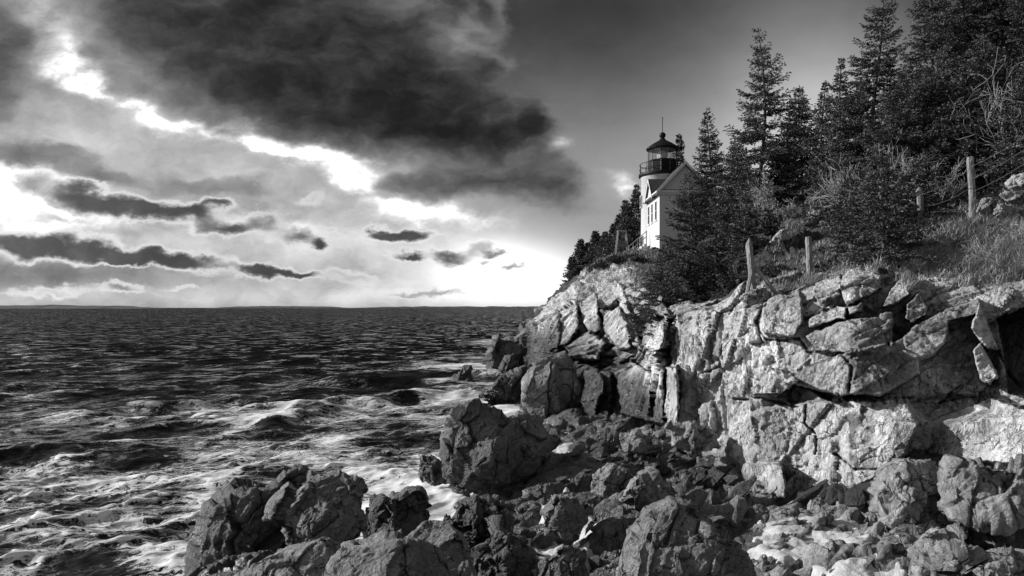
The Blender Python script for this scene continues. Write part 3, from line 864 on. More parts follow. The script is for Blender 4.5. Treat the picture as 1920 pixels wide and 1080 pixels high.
snow([(1398, 1040), (1425, 985), (1500, 972), (1560, 978), (1610, 988), (1640, 1030), (1690, 1060), (1705, 1120), (1600, 1110), (1500, 1060)], .05, 'old snow patch among the rocks on the right', 1)
snow([(1015, 950), (1060, 935), (1085, 955), (1080, 990), (1045, 1005), (1020, 985)], .14, 'small snow patch in the middle rubble', 2)
snow([(1085, 955), (1125, 935), (1125, 990), (1105, 1040), (1095, 1080), (1070, 1010)], .14, 'snow strip lying in the gully', 3)
snow([(955, 1100), (990, 1030), (1030, 1015), (1055, 1045), (1045, 1090), (1010, 1120)], .16, 'snow patch at the bottom edge', 4)
snow([(1036, 850), (1062, 818), (1085, 838), (1066, 856)], .14, 'small snow patch behind the rubble ridge', 5)


# ------------------------------------------------------------------ the sea
def water_mat():
    m, nt, bs = new_mat('sea_water')
    N = NT(nt)
    p = N.pos()
    rot = N.vmath('MULTIPLY', p, (1.0, 1.0, 1.0))
    foam = N.attr('foam')
    wv = N.comb(N.vmath('DOT_PRODUCT', p, (.86, .51, 0)), N.vmath('DOT_PRODUCT', p, (-.51, .86, 0)), 0.0)    # along and across the crests
    w = N.vmath('ADD', wv, N.vmath('MULTIPLY', N.noise(p, 0.9, 5, 0.6, 0, 'Color'), (1.6, 1.6, 0)))
    n1 = N.noise(N.vmath('MULTIPLY', w, (.45, 1.5, 1)), 1.0, 9, 0.6, 0.8)
    rid = N.math('SUBTRACT', 1.0, N.math('ABSOLUTE', N.math('MULTIPLY_ADD', n1, 12.0, -6.0)))
    n2 = N.noise(N.vmath('MULTIPLY', w, (.5, 1.7, 1)), 3.0, 7, 0.65, 0.6)
    rid2 = N.math('SUBTRACT', 1.0, N.math('ABSOLUTE', N.math('MULTIPLY_ADD', n2, 10.0, -5.0)))
    lace = N.math('MAXIMUM', rid, N.math('MULTIPLY', rid2, 0.85))
    lace = N.math('MULTIPLY_ADD', N.noise(p, 8.0, 5, 0.7), 0.5, lace)
    fm = N.smooth(N.math('MULTIPLY_ADD', foam, 1.7, N.math('MULTIPLY', lace, 0.74)), 1.12, 1.62)
    fm = N.math('MULTIPLY', fm, N.smooth(foam, 0.05, 0.3))
    fm = N.math('MAXIMUM', fm, N.smooth(N.math('MULTIPLY_ADD', N.noise(p, 5, 6, 0.7), 0.6, foam), 1.1, 1.45))
    # scattered whitecaps and white flecks painted as sparkle, long across the wind
    wc = N.noise(N.vmath('MULTIPLY', wv, (0.30, 0.75, 1)), 1.0, 6, 0.72, 0.5)
    fm = N.math('MAXIMUM', fm, N.smooth(wc, 0.63, 0.73, 0, .9))
    nt.links.new(N.grey(N.mix(fm, 0.012, 0.8)), bs.inputs['Base Color'])
    nt.links.new(N.mix(fm, 0.10, 0.8), bs.inputs['Roughness'])
    bs.inputs['IOR'].default_value = 1.33
    # wavelets smaller than the mesh: slopes straight from noise, so that far water keeps its chop
    lod = N.attr('lod')
    def slope(sc_, k, det):
        q = N.noise(N.vmath('MULTIPLY', wv, (0.6, 1.5, 1)), sc_, det, 0.6, 0.3, 'Color')
        return N.vmath('MULTIPLY', N.vmath('SUBTRACT', q, (.5, .5, .5)), (.7, 1, 0)) if k is None else N.vmath('MULTIPLY', N.vmath('SUBTRACT', q, (.5, .5, .5)), (k * .7, k, 0))
    nrm_ = nt.nodes.new('ShaderNodeNewGeometry').outputs['Normal']
    big_ = N.vmath('MULTIPLY', slope(0.7, None, 5), N.comb(N.math('MULTIPLY', lod, 3.6), N.math('MULTIPLY', lod, 5.0), 0.0))
    v = N.vmath('ADD', nrm_, big_)
    v = N.vmath('ADD', v, N.comb(N.math('MULTIPLY', lod, .15), N.math('MULTIPLY', lod, -.58), 0.0))     # waves running in are steeper on their shoreward face
    v = N.vmath('ADD', v, slope(0.6, .7, 4))
    v = N.vmath('ADD', v, slope(2.2, 1.7, 5))
    v = N.vmath('ADD', v, slope(7.0, .9, 3))
    v = N.vmath('NORMALIZE', v)
    nt.links.new(v, bs.inputs['Normal'])
    return m


def make_sea():
    rng = np.random.default_rng(3)
    nr, nc = 560, 560
    v = np.concatenate([np.linspace(1420, 581, nr - 8), 577 + 3.0 * 0.5 ** np.arange(8)])
    d0 = HC * F / (v - VH)
    u = np.linspace(-900, 1500, nc)
    U = np.repeat(u[:, None], nr, 1).ravel(); D = np.repeat(d0[None], nc, 0).ravel()
    x = (U - 960) / F * D; y = D.copy()
    sp = np.maximum(D * D / (F * HC) * 1.6, D / F * 4.3)
    z = np.zeros_like(x); dx = np.zeros_like(x); dy = np.zeros_like(x); curv = np.zeros_like(x)
    lam = 0.3 * (9.0 / 0.3) ** (rng.random(80) ** 1.25)
    ang = rad(-62) + rng.normal(0, rad(36), 80)
    # gustiness: patches of rougher and smoother water
    pp = np.stack([x / 14, y / 14, x * 0], -1).astype(np.float32)
    gust = 0.8 + 0.7 * fbm(pp, 4, 70)
    kept = np.zeros_like(x)
    for L, a in zip(lam, ang):
        k = 2 * np.pi / L
        A = (0.085 if L < 1.3 else 0.060 if L < 3 else 0.046) / k
        fade = sstep(L / 2.2, L / 4.5, sp)
        kept += fade / 80
        ph = k * (np.cos(a) * x + np.sin(a) * y) + rng.random() * 6.283
        c, s_ = np.cos(ph), np.sin(ph)
        q = A * fade * gust
        z += q * c; dx -= q * s_ * np.cos(a) * 0.9; dy -= q * s_ * np.sin(a) * 0.9
        curv += q * k * c
    # swell humps rolling in
    for (px, py, hh, w, ln, a) in ((-9.8, 30.6, .36, .7, 4.2, 1.35), (-17.5, 22.5, .35, .8, 4.0, 0.35), (-9.0, 45.0, .45, 1.2, 5, .25), (-3.0, 52.0, .35, 1.2, 6, .2), (-5.2, 37.0, .35, .9, 4, .5)):
        e = (x - px) * np.cos(a) + (y - py) * np.sin(a); n_ = -(x - px) * np.sin(a) + (y - py) * np.cos(a)
        n_ = n_ + 0.5 * noise(np.stack([e / 1.5, n_ / 3, e * 0], -1).astype(np.float32), 8)
        z += hh * np.exp(-(e / ln) ** 2) * np.exp(-(n_ / w) ** 2)
    s = shore_side(x + dx, y + dy)
    nz = fbm(np.stack([x / 3.0, y / 3.0, x * 0], -1).astype(np.float32), 5, 91)
    foam = 0.26 * np.exp(-np.maximum(-s, 0) / 2.4) * sstep(9, 16, y) + 0.34 * np.exp(-np.maximum(-s, 0) / 9.0) * sstep(52, 18, y)
    foam += 0.34 * sstep(0.2, 0.6, curv) * sstep(300, 25, y)
    foam += 0.30 * sstep(0.45, 0.8, curv) * sstep(900, 100, y)
    foam += (0.27 + 0.36 * np.clip(fbm(np.stack([x / 9, y / 9, x * 0], -1).astype(np.float32), 4, 93), -.3, 1)) * sstep(110, 14, y)  # thin threads over open water: foam, with white painted in for glints
    foam *= 0.8 + 0.7 * nz
    # the breaker off the leftmost rock and surf on the outlying rocks
    e = (x + 10.6) * np.cos(1.3) + (y - 29.6) * np.sin(1.3); n_ = -(x + 10.6) * np.sin(1.3) + (y - 29.6) * np.cos(1.3)
    foam += 1.4 * np.exp(-((e + 0.6) / 1.9) ** 2) * np.exp(-((n_ - 0.15) / .5) ** 2) * (0.75 + 0.6 * nz)
    foam += 0.55 * np.exp(-((e - 1.0) / 2.6) ** 2) * np.exp(-((n_ - 1.3) / 1.2) ** 2) * (0.75 + 0.7 * nz)
    for (px, py, r, a) in ((-4.3, 46.5, 1.4, .8), (-3.0, 56.0, 2.2, 1.0), (-5.5, 57, 2.2, .6), (1.5, 75, 4, .8), (-3.2, 18.6, 1.0, .7), (0.6, 31.5, 1.5, .7), (-1.5, 39.5, 2.5, .5), (-0.5, 100, 7, .9), (-5.5, 66, 4, .35)):
        foam += a * np.exp(-((x - px) ** 2 + (0.6 * (y - py)) ** 2) / r ** 2) * (0.8 + 0.8 * nz)
    P = np.stack([x + dx, y + dy, z], -1)
    return mesh_obj('sea', P, grid_faces(nc, nr), water_mat(), smooth=True, attrs={'foam': np.clip(foam, 0, 2), 'lod': np.clip(1 - kept, 0, 1) ** 1.5})


tag(make_sea(), 'dark choppy sea flecked with foam reaching the horizon', 'sea', kind='structure')
M_FAR = plain_mat('far_land', 0.09, 0.95, 0.3, 0.01)


def island(u0, u1, h, d, seed, label):
    n = 120
    x = np.linspace((u0 - 960) / F * d, (u1 - 960) / F * d, n)
    t = np.linspace(-1, 1, n)
    env = np.clip(1 - np.abs(t) ** 4, 0, 1)
    q = np.stack([t * 9, t * 0, t * 0 + seed], -1).astype(np.float32)
    top = h * env * (0.85 + 0.3 * fbm(q, 4, seed)) + 0.06 * h * rng0.random(n)
    yy = [d - 120, d - 40, d + 60, d + 260, d + 420]; zz = [-0.1, .72, 1.0, .9, -0.1]
    V = np.concatenate([np.stack([x, np.full(n, a), np.where(b < 0, -3, top * b)], -1) for a, b in zip(yy, zz)])
    i = np.arange(4)[:, None] * n; j = np.arange(n - 1)[None]
    f = np.stack([i + j, i + j + 1, i + n + j + 1, i + n + j], -1).reshape(-1, 4)
    return tag(mesh_obj('island', V, f, M_FAR), label, 'island', kind='structure')


rng0 = np.random.default_rng(5)
island(-260, 274, 22, 4000, 1, 'low dark wooded island on the horizon at far left')
island(392, 648, 20, 5500, 2, 'low flat island on the horizon in the middle of the sea')
island(655, 1120, 23, 7500, 3, 'long faint island on the horizon towards the point')


# ------------------------------------------------------------------ spruces
def tree(u, vb, vt, hw, label, seed, d=None, fine=1.0, lean=0.0, low=0.1, full=1.0, group='spruces on the headland', dead=0.0, side=0.0):
    rng = np.random.default_rng(seed)
    gpt = ground(u, vb)
    if d is None:
        d = gpt[1]; org = gpt
    else:
        org = PT(u, vb, d)
    org = PT(u, vb, d) if abs((org[0] / org[1] * F + 960) - u) > 6 else org
    H = (vb - vt) / F * d
    R = 1.5 * hw / F * d
    org[2] -= 0.25
    H += 0.25
    px = d / 683.0                                   # metres per pixel of the picture
    tuft = max(0.06, px * 1.3) / fine ** 0.5
    gap = max(0.09, px * 1.9) / fine
    root = empty('spruce_tree', org)
    tag(root, label, 'tree', group)
    # trunk
    zz = np.linspace(0, H, 14)
    bend = lean * (zz / H) ** 1.3 * H + 0.02 * H * np.sin(zz / H * 5 + seed)
    by = 0.015 * H * np.sin(zz / H * 4 + seed * 2)
    tr = np.stack([bend, by, zz], -1)
    tb = MB()
    r0 = 0.0085 * H + 0.025
    tb.tube(tr, r0 * (1 - zz / H) ** 0.8 + 0.012, 7)
    V, T = [], []
    nv = 0
    z = low * H
    step = max(0.19, 0.034 * H) / full
    while z < H * 0.985:
        t = (z / H - low) / (1 - low)
        prof = (1 - t) ** 0.86 * (0.72 + 0.28 * sstep(0, 0.2, t)) + 0.03
        nb = int(rng.integers(5, 9)) if t < 0.85 else 4
        ph0 = rng.random() * 6.28
        for b in range(nb):
            az = ph0 + b * 6.283 / nb + rng.normal(0, 0.35)
            L = R * prof * (rng.uniform(0.62, 1.12) if rng.random() > 0.12 else rng.uniform(0.25, 0.6))
            L *= 1 + side * math.cos(az - math.pi)
            L = max(L, 0.12)
            z0 = z + rng.normal(0, step * 0.4)
            if z0 > H * 0.99: continue
            el = (0.62 * t - 0.12) + rng.normal(0, 0.10)
            n = max(3, int(L / gap))
            s = np.linspace(0, 1, n + 1)[1:]
            dirh = np.array([math.cos(az), math.sin(az)])
            hx = L * s * math.cos(el)
            zc = z0 + L * (math.sin(el) * s - (0.42 - 0.25 * t) * s ** 1.5 + 0.34 * s ** 3)
            ox = np.interp(z0, zz, bend); oy = np.interp(z0, zz, by)
            c = np.stack([ox + dirh[0] * hx, oy + dirh[1] * hx, zc], -1)
            if L > 0.35:
                k = np.linspace(0, n - 1, 4).astype(int)
                tb.tube(np.vstack([[ox, oy, z0], c[k]]), np.linspace(0.012 * L + 0.008, 0.004, 5), 3, cap=False)
            if rng.random() < dead * (1 - t): continue
            # twigs left and right of the bough
            tl = (0.40 * L * (1.0 - 0.72 * s) * sstep(0.0, 0.3, s) + 0.9 * tuft) * (0.7 + 0.6 * rng.random((2, n)))
            for q, sg in enumerate((1, -1)):
                a2 = az + sg * (0.95 + rng.normal(0, 0.25, n))
                td = np.stack([np.cos(a2), np.sin(a2), -0.06 + rng.normal(0, 0.15, n)], -1)
                m = np.maximum(2, (tl[q] / (tuft * 0.20)).astype(int))
                idx = np.repeat(np.arange(n), m)
                fr_ = rng.random(len(idx)) ** 0.8
                p0 = c[idx] + td[idx] * (tl[q][idx] * fr_)[:, None]
                V.append(p0); T.append(td[idx] * 0.8 + rng.normal(0, 0.36, (len(idx), 3)) + np.array([0, 0, 0.10]))
        z += step * rng.uniform(0.75, 1.25) * (1.15 - 0.45 * t)
    # leader
    n = 26
    s = rng.random(n)
    V.append(np.stack([np.interp(H * (0.93 + 0.07 * s), zz, bend), np.interp(H * (0.93 + 0.07 * s), zz, by), H * (0.93 + 0.07 * s)], -1))
    T.append(rng.normal(0, 0.5, (n, 3)) + np.array([0, 0, 0.9]))
    p0 = np.concatenate(V); dr = np.concatenate(T)
    dr /= np.linalg.norm(dr, axis=1)[:, None] + 1e-6
    ln = tuft * rng.uniform(0.8, 1.6, len(p0))
    sd = np.cross(dr, rng.normal(0, 1, dr.shape)); sd /= np.linalg.norm(sd, axis=1)[:, None] + 1e-6
    wd = (tuft * 0.27 * rng.uniform(0.8, 1.3, len(p0)))[:, None]
    tip = p0 + dr * ln[:, None]; mid = p0 + dr * (ln * 0.55)[:, None]
    k = len(p0)
    vv = np.stack([p0 - sd * wd * 0.5, mid - sd * wd, tip, mid + sd * wd], 1).reshape(-1, 3)
    i = np.arange(k) * 4
    tb.build('trunk', M_BARK, root, True)
    mesh_obj('crown', vv, np.stack([i, i + 1, i + 2, i + 3], -1), M_NEEDLE, root)
    return root


SP = tree
SP(1425, 415, 52, 66, 'tall lone spruce with wide ragged boughs right of the lighthouse', 11, low=.08, full=.85)
SP(1331, 445, 206, 38, 'narrow dark spruce just right of the lighthouse roof', 12, low=.05)
SP(1497, 372, 153, 44, 'pointed spruce with a bare lower trunk behind the slope grass', 13, low=.22, full=1.1)
SP(1577, 362, 104, 34, 'slim spruce with its tip showing left of the tallest spruces', 14, low=.15)
SP(1545, 372, 150, 28, 'short slim spruce beside the pointed spruce', 15, low=.12)
SP(1645, 350, -34, 58, 'very tall spruce cut by the top edge, with open sky on both sides', 16, low=.2, full=.9)
SP(1738, 345, -75, 68, 'broad tall spruce next to the gap of sky at the top', 17, low=.1)
SP(1800, 322, -170, 74, 'huge dense spruce filling the top right', 18, low=.1)
SP(1880, 300, -150, 88, 'huge dense spruce at the top right corner', 19, low=.1)
SP(1965, 290, -150, 90, 'dense spruce at the right edge of the picture', 20, low=.1)
SP(1612, 405, 150, 64, 'bushy grey-green spruce in front of the very tall one', 21, low=.04, full=1.15)
SP(1695, 395, 118, 76, 'wide bushy spruce in the middle of the wooded slope', 22, low=.03, full=1.15)
SP(1770, 375, 95, 70, 'bushy spruce behind the tall leftover post', 23, low=.03, full=1.1)
SP(1850, 345, 60, 72, 'shaded spruce behind the bare white branches', 24, low=.03)
SP(1932, 350, 70, 60, 'shaded spruce at the right edge behind the bare branches', 29, low=.05)
SP(1574, 420, 232, 46, 'small spruce tangled with bare twigs', 25, low=.02)
SP(1655, 500, 290, 64, 'spruce growing in front of the fence line with its skirt on the grass', 26, low=.06, full=1.2)
SP(1595, 475, 330, 50, 'low bushy spruce left of the fence-line spruce', 27, low=.02, full=1.2)
SP(1722, 425, 300, 58, 'low spruce behind the white pointed post', 28, low=.02, full=1.1)
CL = 'spruces on the cliff edge before the lighthouse'
SP(1294, 585, 322, 68, 'layered spruce half hiding the gabled house', 31, d=27, low=.06, full=.78, group=CL, fine=1.2, lean=.01)
SP(1400, 560, 344, 44, 'thin spruce with a spindly top behind the braced post', 32, d=25.5, low=.03, group=CL, fine=1.1)
SP(1243, 592, 496, 46, 'low spruce leaning out over the cliff at the left of the clump', 33, d=27, low=.0, full=1.2, group=CL, fine=1.1, side=.3)
SP(1346, 596, 415, 58, 'low dense spruce in the middle of the cliff-edge clump', 34, d=25, low=.0, full=1.2, group=CL, fine=1.1)
SP(1285, 602, 470, 64, 'lowest dense spruce hanging at the cliff brink', 35, d=24.5, low=.0, full=1.25, group=CL, fine=1.1)
SP(1385, 585, 455, 50, 'dark low spruce right beside the braced post', 36, d=23, low=.0, full=1.2, group=CL, fine=1.1)
SP(1445, 530, 390, 40, 'small dark spruce between the braced post and the bare post', 37, d=27, low=.0, full=1.1, group=CL)
SP(1250, 520, 462, 24, 'small spruce tuft right under the house corner', 38, d=44, low=.0, full=1.1, group=CL)
SP(1378, 432, 262, 44, 'mid-sized spruce between the narrow spruce and the tall lone one', 42, low=.03)
SP(1462, 398, 262, 38, 'short spruce tucked between the tall lone spruce and the pointed one', 43, low=.03)
SP(1415, 440, 340, 40, 'low bushy spruce under the tall lone spruce', 44, low=.0)
FT = 'far spruces left of the lighthouse'
for (u, vb, vt, hw, dd, lab) in ((1195, 475, 347, 20, 72, 'tallest far spruce touching the tower wall'), (1174, 478, 375, 20, 72, 'second far spruce left of the tower, behind the wooden frame'),
                                (1152, 485, 418, 17, 74, 'far spruce just left of the wooden frame'), (1134, 488, 436, 14, 78, 'middle far spruce of the descending row'),
                                (1117, 495, 434, 17, 80, 'bushy far spruce in the descending row'), (1102, 503, 456, 13, 82, 'small far spruce in the descending row'),
                                (1089, 508, 449, 13, 82, 'far spruce with a spiky top near the end of the row'), (1073, 545, 482, 16, 82, 'last far spruce at the end of the point, low on the rock'),
                                (1163, 480, 400, 14, 73, 'thin far spruce between two larger ones behind the frame'), (1080, 530, 500, 14, 80, 'stunted far spruce under the spiky one')):
    SP(u, vb, vt, hw, lab, int(u), d=dd, low=.02, full=1.1, group=FT)
SP(1270, 400, 253, 18, 'spruce rising behind the lighthouse lantern', 41, d=74, low=.1, group=FT)
for k, (u, vt) in enumerate(((1031, 570), (1038, 568), (1046, 567))):
    SP(u, 582, vt, 5, ('leftmost', 'middle', 'rightmost')[k] + ' of three tiny spruces on the distant shore', 51 + k, d=105, low=0, group='tiny spruces on the distant shore')


# ------------------------------------------------------------------ bare shrubs and brush
def bare(u, vb, vt, spread, label, seed, stems=5, d=None, name='bare_shrub', thick=1.0, lean=0.0, depth=4):
    rng = np.random.default_rng(seed)
    org = ground(u, vb) if d is None else PT(u, vb, d)
    d = org[1]
    org[2] -= 0.1
    H = (vb - vt) / F * d
    R = spread / F * d
    px = d / 683
    mb = MB()

    def grow(p, dr, L, r, lev):
        n = 5
        pts_ = [p]
        q = p.copy(); dd = dr.copy()
        for k in range(n):
            dd = dd + rng.normal(0, 0.16, 3) + np.array([0, 0, 0.03]); dd /= np.linalg.norm(dd)
            q = q + dd * L / n
            pts_.append(q)
        mb.tube(pts_, np.maximum(np.linspace(r, r * 0.55, n + 1), px * 0.17), 5 if lev < 2 else 3, cap=False)
        if lev >= depth: return
        for k in range(int(rng.integers(3, 6))):
            i = int(rng.integers(2, n + 1))
            nd = dd + rng.normal(0, 0.55, 3); nd /= np.linalg.norm(nd)
            grow(pts_[i], nd, L * rng.uniform(0.45, 0.75), r * 0.55, lev + 1)
    for s in range(stems):
        a = rng.random() * 6.28
        dr = np.array([math.cos(a) * R / H * 0.6 + lean, math.sin(a) * R / H * 0.6, 1.0]); dr /= np.linalg.norm(dr)
        grow(np.array([rng.normal(0, .08), rng.normal(0, .08), 0]), dr, H * rng.uniform(0.35, 0.6), 0.011 * thick * H ** 0.5, 1)
    root = empty(name, org)
    tag(root, label, 'shrub' if name == 'bare_shrub' else 'tree', 'leafless shrubs on the slope')
    mb.build('branch', M_TWIG, root)
    return root


bare(1858, 356, 120, 60, 'white leafless tree with spreading limbs against the dark spruces', 1, 5, name='bare_tree', thick=1.5)
bare(1905, 352, 150, 40, 'leafless tree with crooked limbs at the right edge', 2, 4, name='bare_tree', thick=1.2)
bare(1822, 352, 190, 34, 'small leafless sapling left of the white leafless tree', 3, 3)
bare(1588, 428, 250, 36, 'leafless shrub among the spruces left of centre slope', 4, 6)
bare(1602, 425, 228, 5, 'thin dead upright stem in front of the bushy spruces', 5, 1, depth=2)
bare(1432, 390, 325, 30, 'leafless shrub at the foot of the tall lone spruce', 6, 6, d=30)
bare(1400, 430, 350, 24, 'leafless twiggy shrub above the braced post', 7, 5, d=27)
bare(1468, 420, 360, 26, 'leafless shrub beside the pointed spruce trunk', 8, 6)
bare(1770, 392, 300, 50, 'leafless tangle behind the pale ledge', 9, 7)
bare(1700, 408, 262, 24, 'leafless shrub in the wooded slope above the pointed post', 10, 5)
bare(1745, 470, 405, 30, 'wiry leafless shrub in the long grass', 12, 4)
bare(1905, 470, 380, 40, 'wiry leafless shrub in the grass at the right edge', 13, 5)
bare(1860, 560, 470, 40, 'wiry leafless shrub hanging at the low end of the grass', 14, 5)
bare(1305, 800, 745, 14, 'dry plant growing from the foot of the cliff wall', 15, 4, d=18.6)


def brush(u, vb, hw, h, label, seed, d=None):
    rng = np.random.default_rng(seed)
    org = ground(u, vb) if d is None else PT(u, vb, d)
    d = org[1]
    R = hw / F * d; Hh = h / F * d
    px = d / 683
    n = int(np.clip(3500 * (hw * h) / 900, 1500, 9000))
    q = rng.normal(0, 1, (n, 3)); q /= np.linalg.norm(q, axis=1)[:, None]
    lump = 0.75 + 0.5 * noise((q * 2.2 + seed).astype(np.float32), seed)
    q = q * (lump * rng.random(n) ** 0.4)[:, None]
    p = q * np.array([R, R * 0.8, Hh]); p[:, 2] = np.abs(p[:, 2]) - 0.1
    dr = q + rng.normal(0, 0.6, (n, 3)) + np.array([0, 0, .5]); dr /= np.linalg.norm(dr, axis=1)[:, None]
    sd = np.cross(dr, rng.normal(0, 1, (n, 3))); sd /= np.linalg.norm(sd, axis=1)[:, None]
    L = max(0.1, px * 2.6) * rng.uniform(.7, 1.5, n)[:, None]; W = L * 0.16
    vv = np.stack([p - sd * W * .4, p + dr * L * .5 - sd * W, p + dr * L, p + dr * L * .5 + sd * W], 1).reshape(-1, 3)
    i = np.arange(n) * 4
    root = empty('bush', org)
    tag(root, label, 'bush', 'bushes on the headland')
    mesh_obj('foliage', vv, np.stack([i, i + 1, i + 2, i + 3], -1), M_BRUSH, root)
    mb = MB()
    for k in range(7):
        a = rng.random() * 6.28
        mb.tube([(0, 0, -.15), (math.cos(a) * R * .3, math.sin(a) * R * .3, Hh * .45), (math.cos(a) * R * .6, math.sin(a) * R * .5, Hh * .8)], [.03, .02, .01], 4, cap=False)
    mb.build('stem', M_TWIG, root)


brush(1155, 500, 26, 26, 'round bush in front of the wooden frame', 1)
brush(1128, 512, 24, 26, 'grey bush below the far spruce row', 2)
brush(1185, 486, 20, 16, 'low bush at the foot of the stair railing', 3)
brush(1098, 528, 16, 20, 'small bush on the rock dome at the end of the point', 4)
brush(1200, 496, 14, 8, 'low grassy bush under the stone foundation', 5)
brush(1460, 520, 28, 22, 'dark bush between the braced post and the bare post', 6)
brush(1550, 470, 34, 26, 'dark bush right of the bare wooden post', 7)
brush(1500, 385, 30, 14, 'low bush at the foot of the pointed spruce', 8)
brush(1755, 440, 40, 26, 'dark bush above the long grass', 9)
brush(1690, 350, 40, 26, 'bush under the wide bushy spruce', 10)
brush(1830, 350, 40, 20, 'brush behind the tall leftover post', 11)
brush(1610, 440, 36, 24, 'dark bush behind the fence-line spruce', 12)
brush(1420, 470, 34, 26, 'dark bush above the braced post', 13)
brush(1380, 470, 34, 30, 'dark bush behind the cliff-edge spruces', 14)
brush(1545, 375, 34, 22, 'bush left of the fence-line slope rocks', 15)


# ------------------------------------------------------------------ grass
def grass(mask_polys, count, Lr, label, seed, bend=0.5):
    rng = np.random.default_rng(seed)
    w = np.zeros(len(pts))
    for poly, wt in mask_polys:
        w = np.maximum(w, wt * (poly_sd(poly, hu, hv) > 0))
    w *= (hr > 4.3)
    clump = np.clip(0.5 + 1.4 * fbm(pts.astype(np.float32) * 0.9, 4, seed), 0.02, 2)
    area = (hd / 20) ** 2
    w = w * clump * area
    k = rng.choice(len(pts), count, p=w / w.sum())
    p = pts[k] + rng.normal(0, 0.05, (count, 3)) * np.array([1, 1, 0])
    px = hd[k] / 683
    L = rng.uniform(Lr[0], Lr[1], count) * (0.6 + 0.5 * clump[k])
    lean = np.stack([rng.normal(0.18, 0.35, count), rng.normal(-0.15, 0.35, count), np.ones(count)], -1)
    lean /= np.linalg.norm(lean, axis=1)[:, None]
    sd = np.stack([rng.normal(0, 1, count), rng.normal(0, .5, count), 0 * L], -1); sd /= np.linalg.norm(sd, axis=1)[:, None]
    W = np.maximum(0.006, px * 0.24)[:, None]
    L = L[:, None]
    m1 = p + lean * L * .55
    b = lean * np.array([1, 1, 0]); b = b * bend * 1.6 + rng.normal(0, .18, (count, 3)) * np.array([1, 1, .3])
    t1 = m1 + (lean * .45 + b - np.array([0, 0, .12])) * L * 0.8
    vv = np.stack([p - sd * W, p + sd * W, m1 + sd * W * .8, m1 - sd * W * .8, t1], 1).reshape(-1, 3)
    i = np.arange(count) * 5
    o = mesh_obj('grass', vv, [np.stack([i, i + 1, i + 2, i + 3], -1), np.stack([i + 3, i + 2, i + 4], -1)], M_GRASS)
    tag(o, label, 'grass', kind='stuff')


grass([([(1640, 505), (1700, 472), (1800, 432), (1920, 402), (2150, 350), (2150, 560), (1920, 548), (1850, 562), (1740, 590), (1712, 560), (1680, 520)], 1.0)], 52000, (.18, .5), 'long dry grass hanging over the right part of the cliff', 1, .55)
grass([([(1440, 560), (1500, 480), (1640, 400), (1720, 430), (1640, 510), (1560, 520)], .8), ([(1480, 420), (1560, 350), (1660, 360), (1600, 430)], .5), ([(1380, 470), (1480, 380), (1560, 420), (1470, 500)], .5), ([(1720, 440), (1760, 370), (1980, 330), (1980, 420), (1820, 440)], .5)], 16000, (.1, .3), 'thin grass on the open slope behind the fence posts', 2)
grass([([(1080, 560), (1120, 480), (1200, 470), (1300, 470), (1340, 520), (1240, 530), (1160, 545)], 1.0)], 16000, (.12, .38), 'matted grass on the brow below the lighthouse', 3, .8)


# ------------------------------------------------------------------ fence posts and wires
def post(u, vb, vt, w, label, seed, d=None, lean=0.0, pointed=True, braces=(), mat=None):
    rng = np.random.default_rng(seed)
    org = ground(u, vb) if d is None else PT(u, vb, d)
    d = org[1]
    org = PT(u, vb, d); org[2] -= 0.15
    H = (vb - vt) / F * d + 0.15; r = w / F * d / 2
    root = empty('fence_post', org)
    tag(root, label, 'post', 'old fence posts along the cliff top')
    n = 10; m = 14
    zz = np.linspace(0, H * (0.90 if pointed else 0.985), m)
    th = np.arange(n) * 2 * np.pi / n
    rr = r * (1 + 0.10 * np.sin(th * 3 + seed)[None] + 0.05 * rng.normal(0, 1, (m, n)))
    rr[-1] *= 0.92
    V = np.stack([rr * np.cos(th) + lean * zz[:, None] + 0.012 * np.sin(zz * 3)[:, None], rr * np.sin(th), np.repeat(zz[:, None], n, 1)], -1).reshape(-1, 3)
    i = np.arange(m - 1)[:, None] * n; j = np.arange(n)[None]; j2 = (j + 1) % n
    f4 = np.stack([i + j, i + j2, i + n + j2, i + n + j], -1).reshape(-1, 4)
    V = np.vstack([V, [[lean * H + r * .15, 0, H]]])
    e = (m - 1) * n; jj = np.arange(n)
    f3 = np.stack([e + jj, e + (jj + 1) % n, np.full(n, len(V) - 1)], -1)
    mesh_obj('post_shaft', V, [f4, f3], mat or M_WOOD, root)
    for (bx, by, hz) in braces:
        mb = MB()
        mb.tube([(lean * hz, 0, hz), (bx * .5 + lean * hz * .5, by * .5, hz * .5), (bx, by, -0.05)], r * 0.62, 6)
        mb.build('brace', M_WOOD, root)
    return root


post(1412, 550, 445, 12, 'leaning pointed post propped by two braces above the pale cliff', 1, d=18.3, lean=-.065, braces=((.66, -.25, 1.0), (-.30, -.3, .7)))
post(1517, 522, 443, 11, 'straight round post standing alone left of the grass', 2, d=19.0, lean=-.01, pointed=False)
post(1726, 412, 350, 11, 'short white post with a sharp pointed tip', 3, d=20.0, lean=-.05)
post(1823, 398, 293, 12, 'tallest grey post, near the right edge', 4, d=18.6, lean=-.03, pointed=False)
post(1596, 500, 458, 11, 'dark stub of a post under the fence-line spruce', 5, d=18.6, pointed=False, mat=M_BARK)
M_WIRE = plain_mat('wire', 0.25, 0.5, 0.1, 5, metal=0.6)


def wire(a, b, sag, label):
    a = np.array(a); b = np.array(b)
    t = np.linspace(0, 1, 14)[:, None]
    p = a + (b - a) * t - np.array([0, 0, 1]) * (sag * 4 * t * (1 - t))
    mb = MB(); mb.tube(p, 0.006, 4)
    tag(mb.build('fence_wire', M_WIRE), label, 'wire', 'slack fence wires')


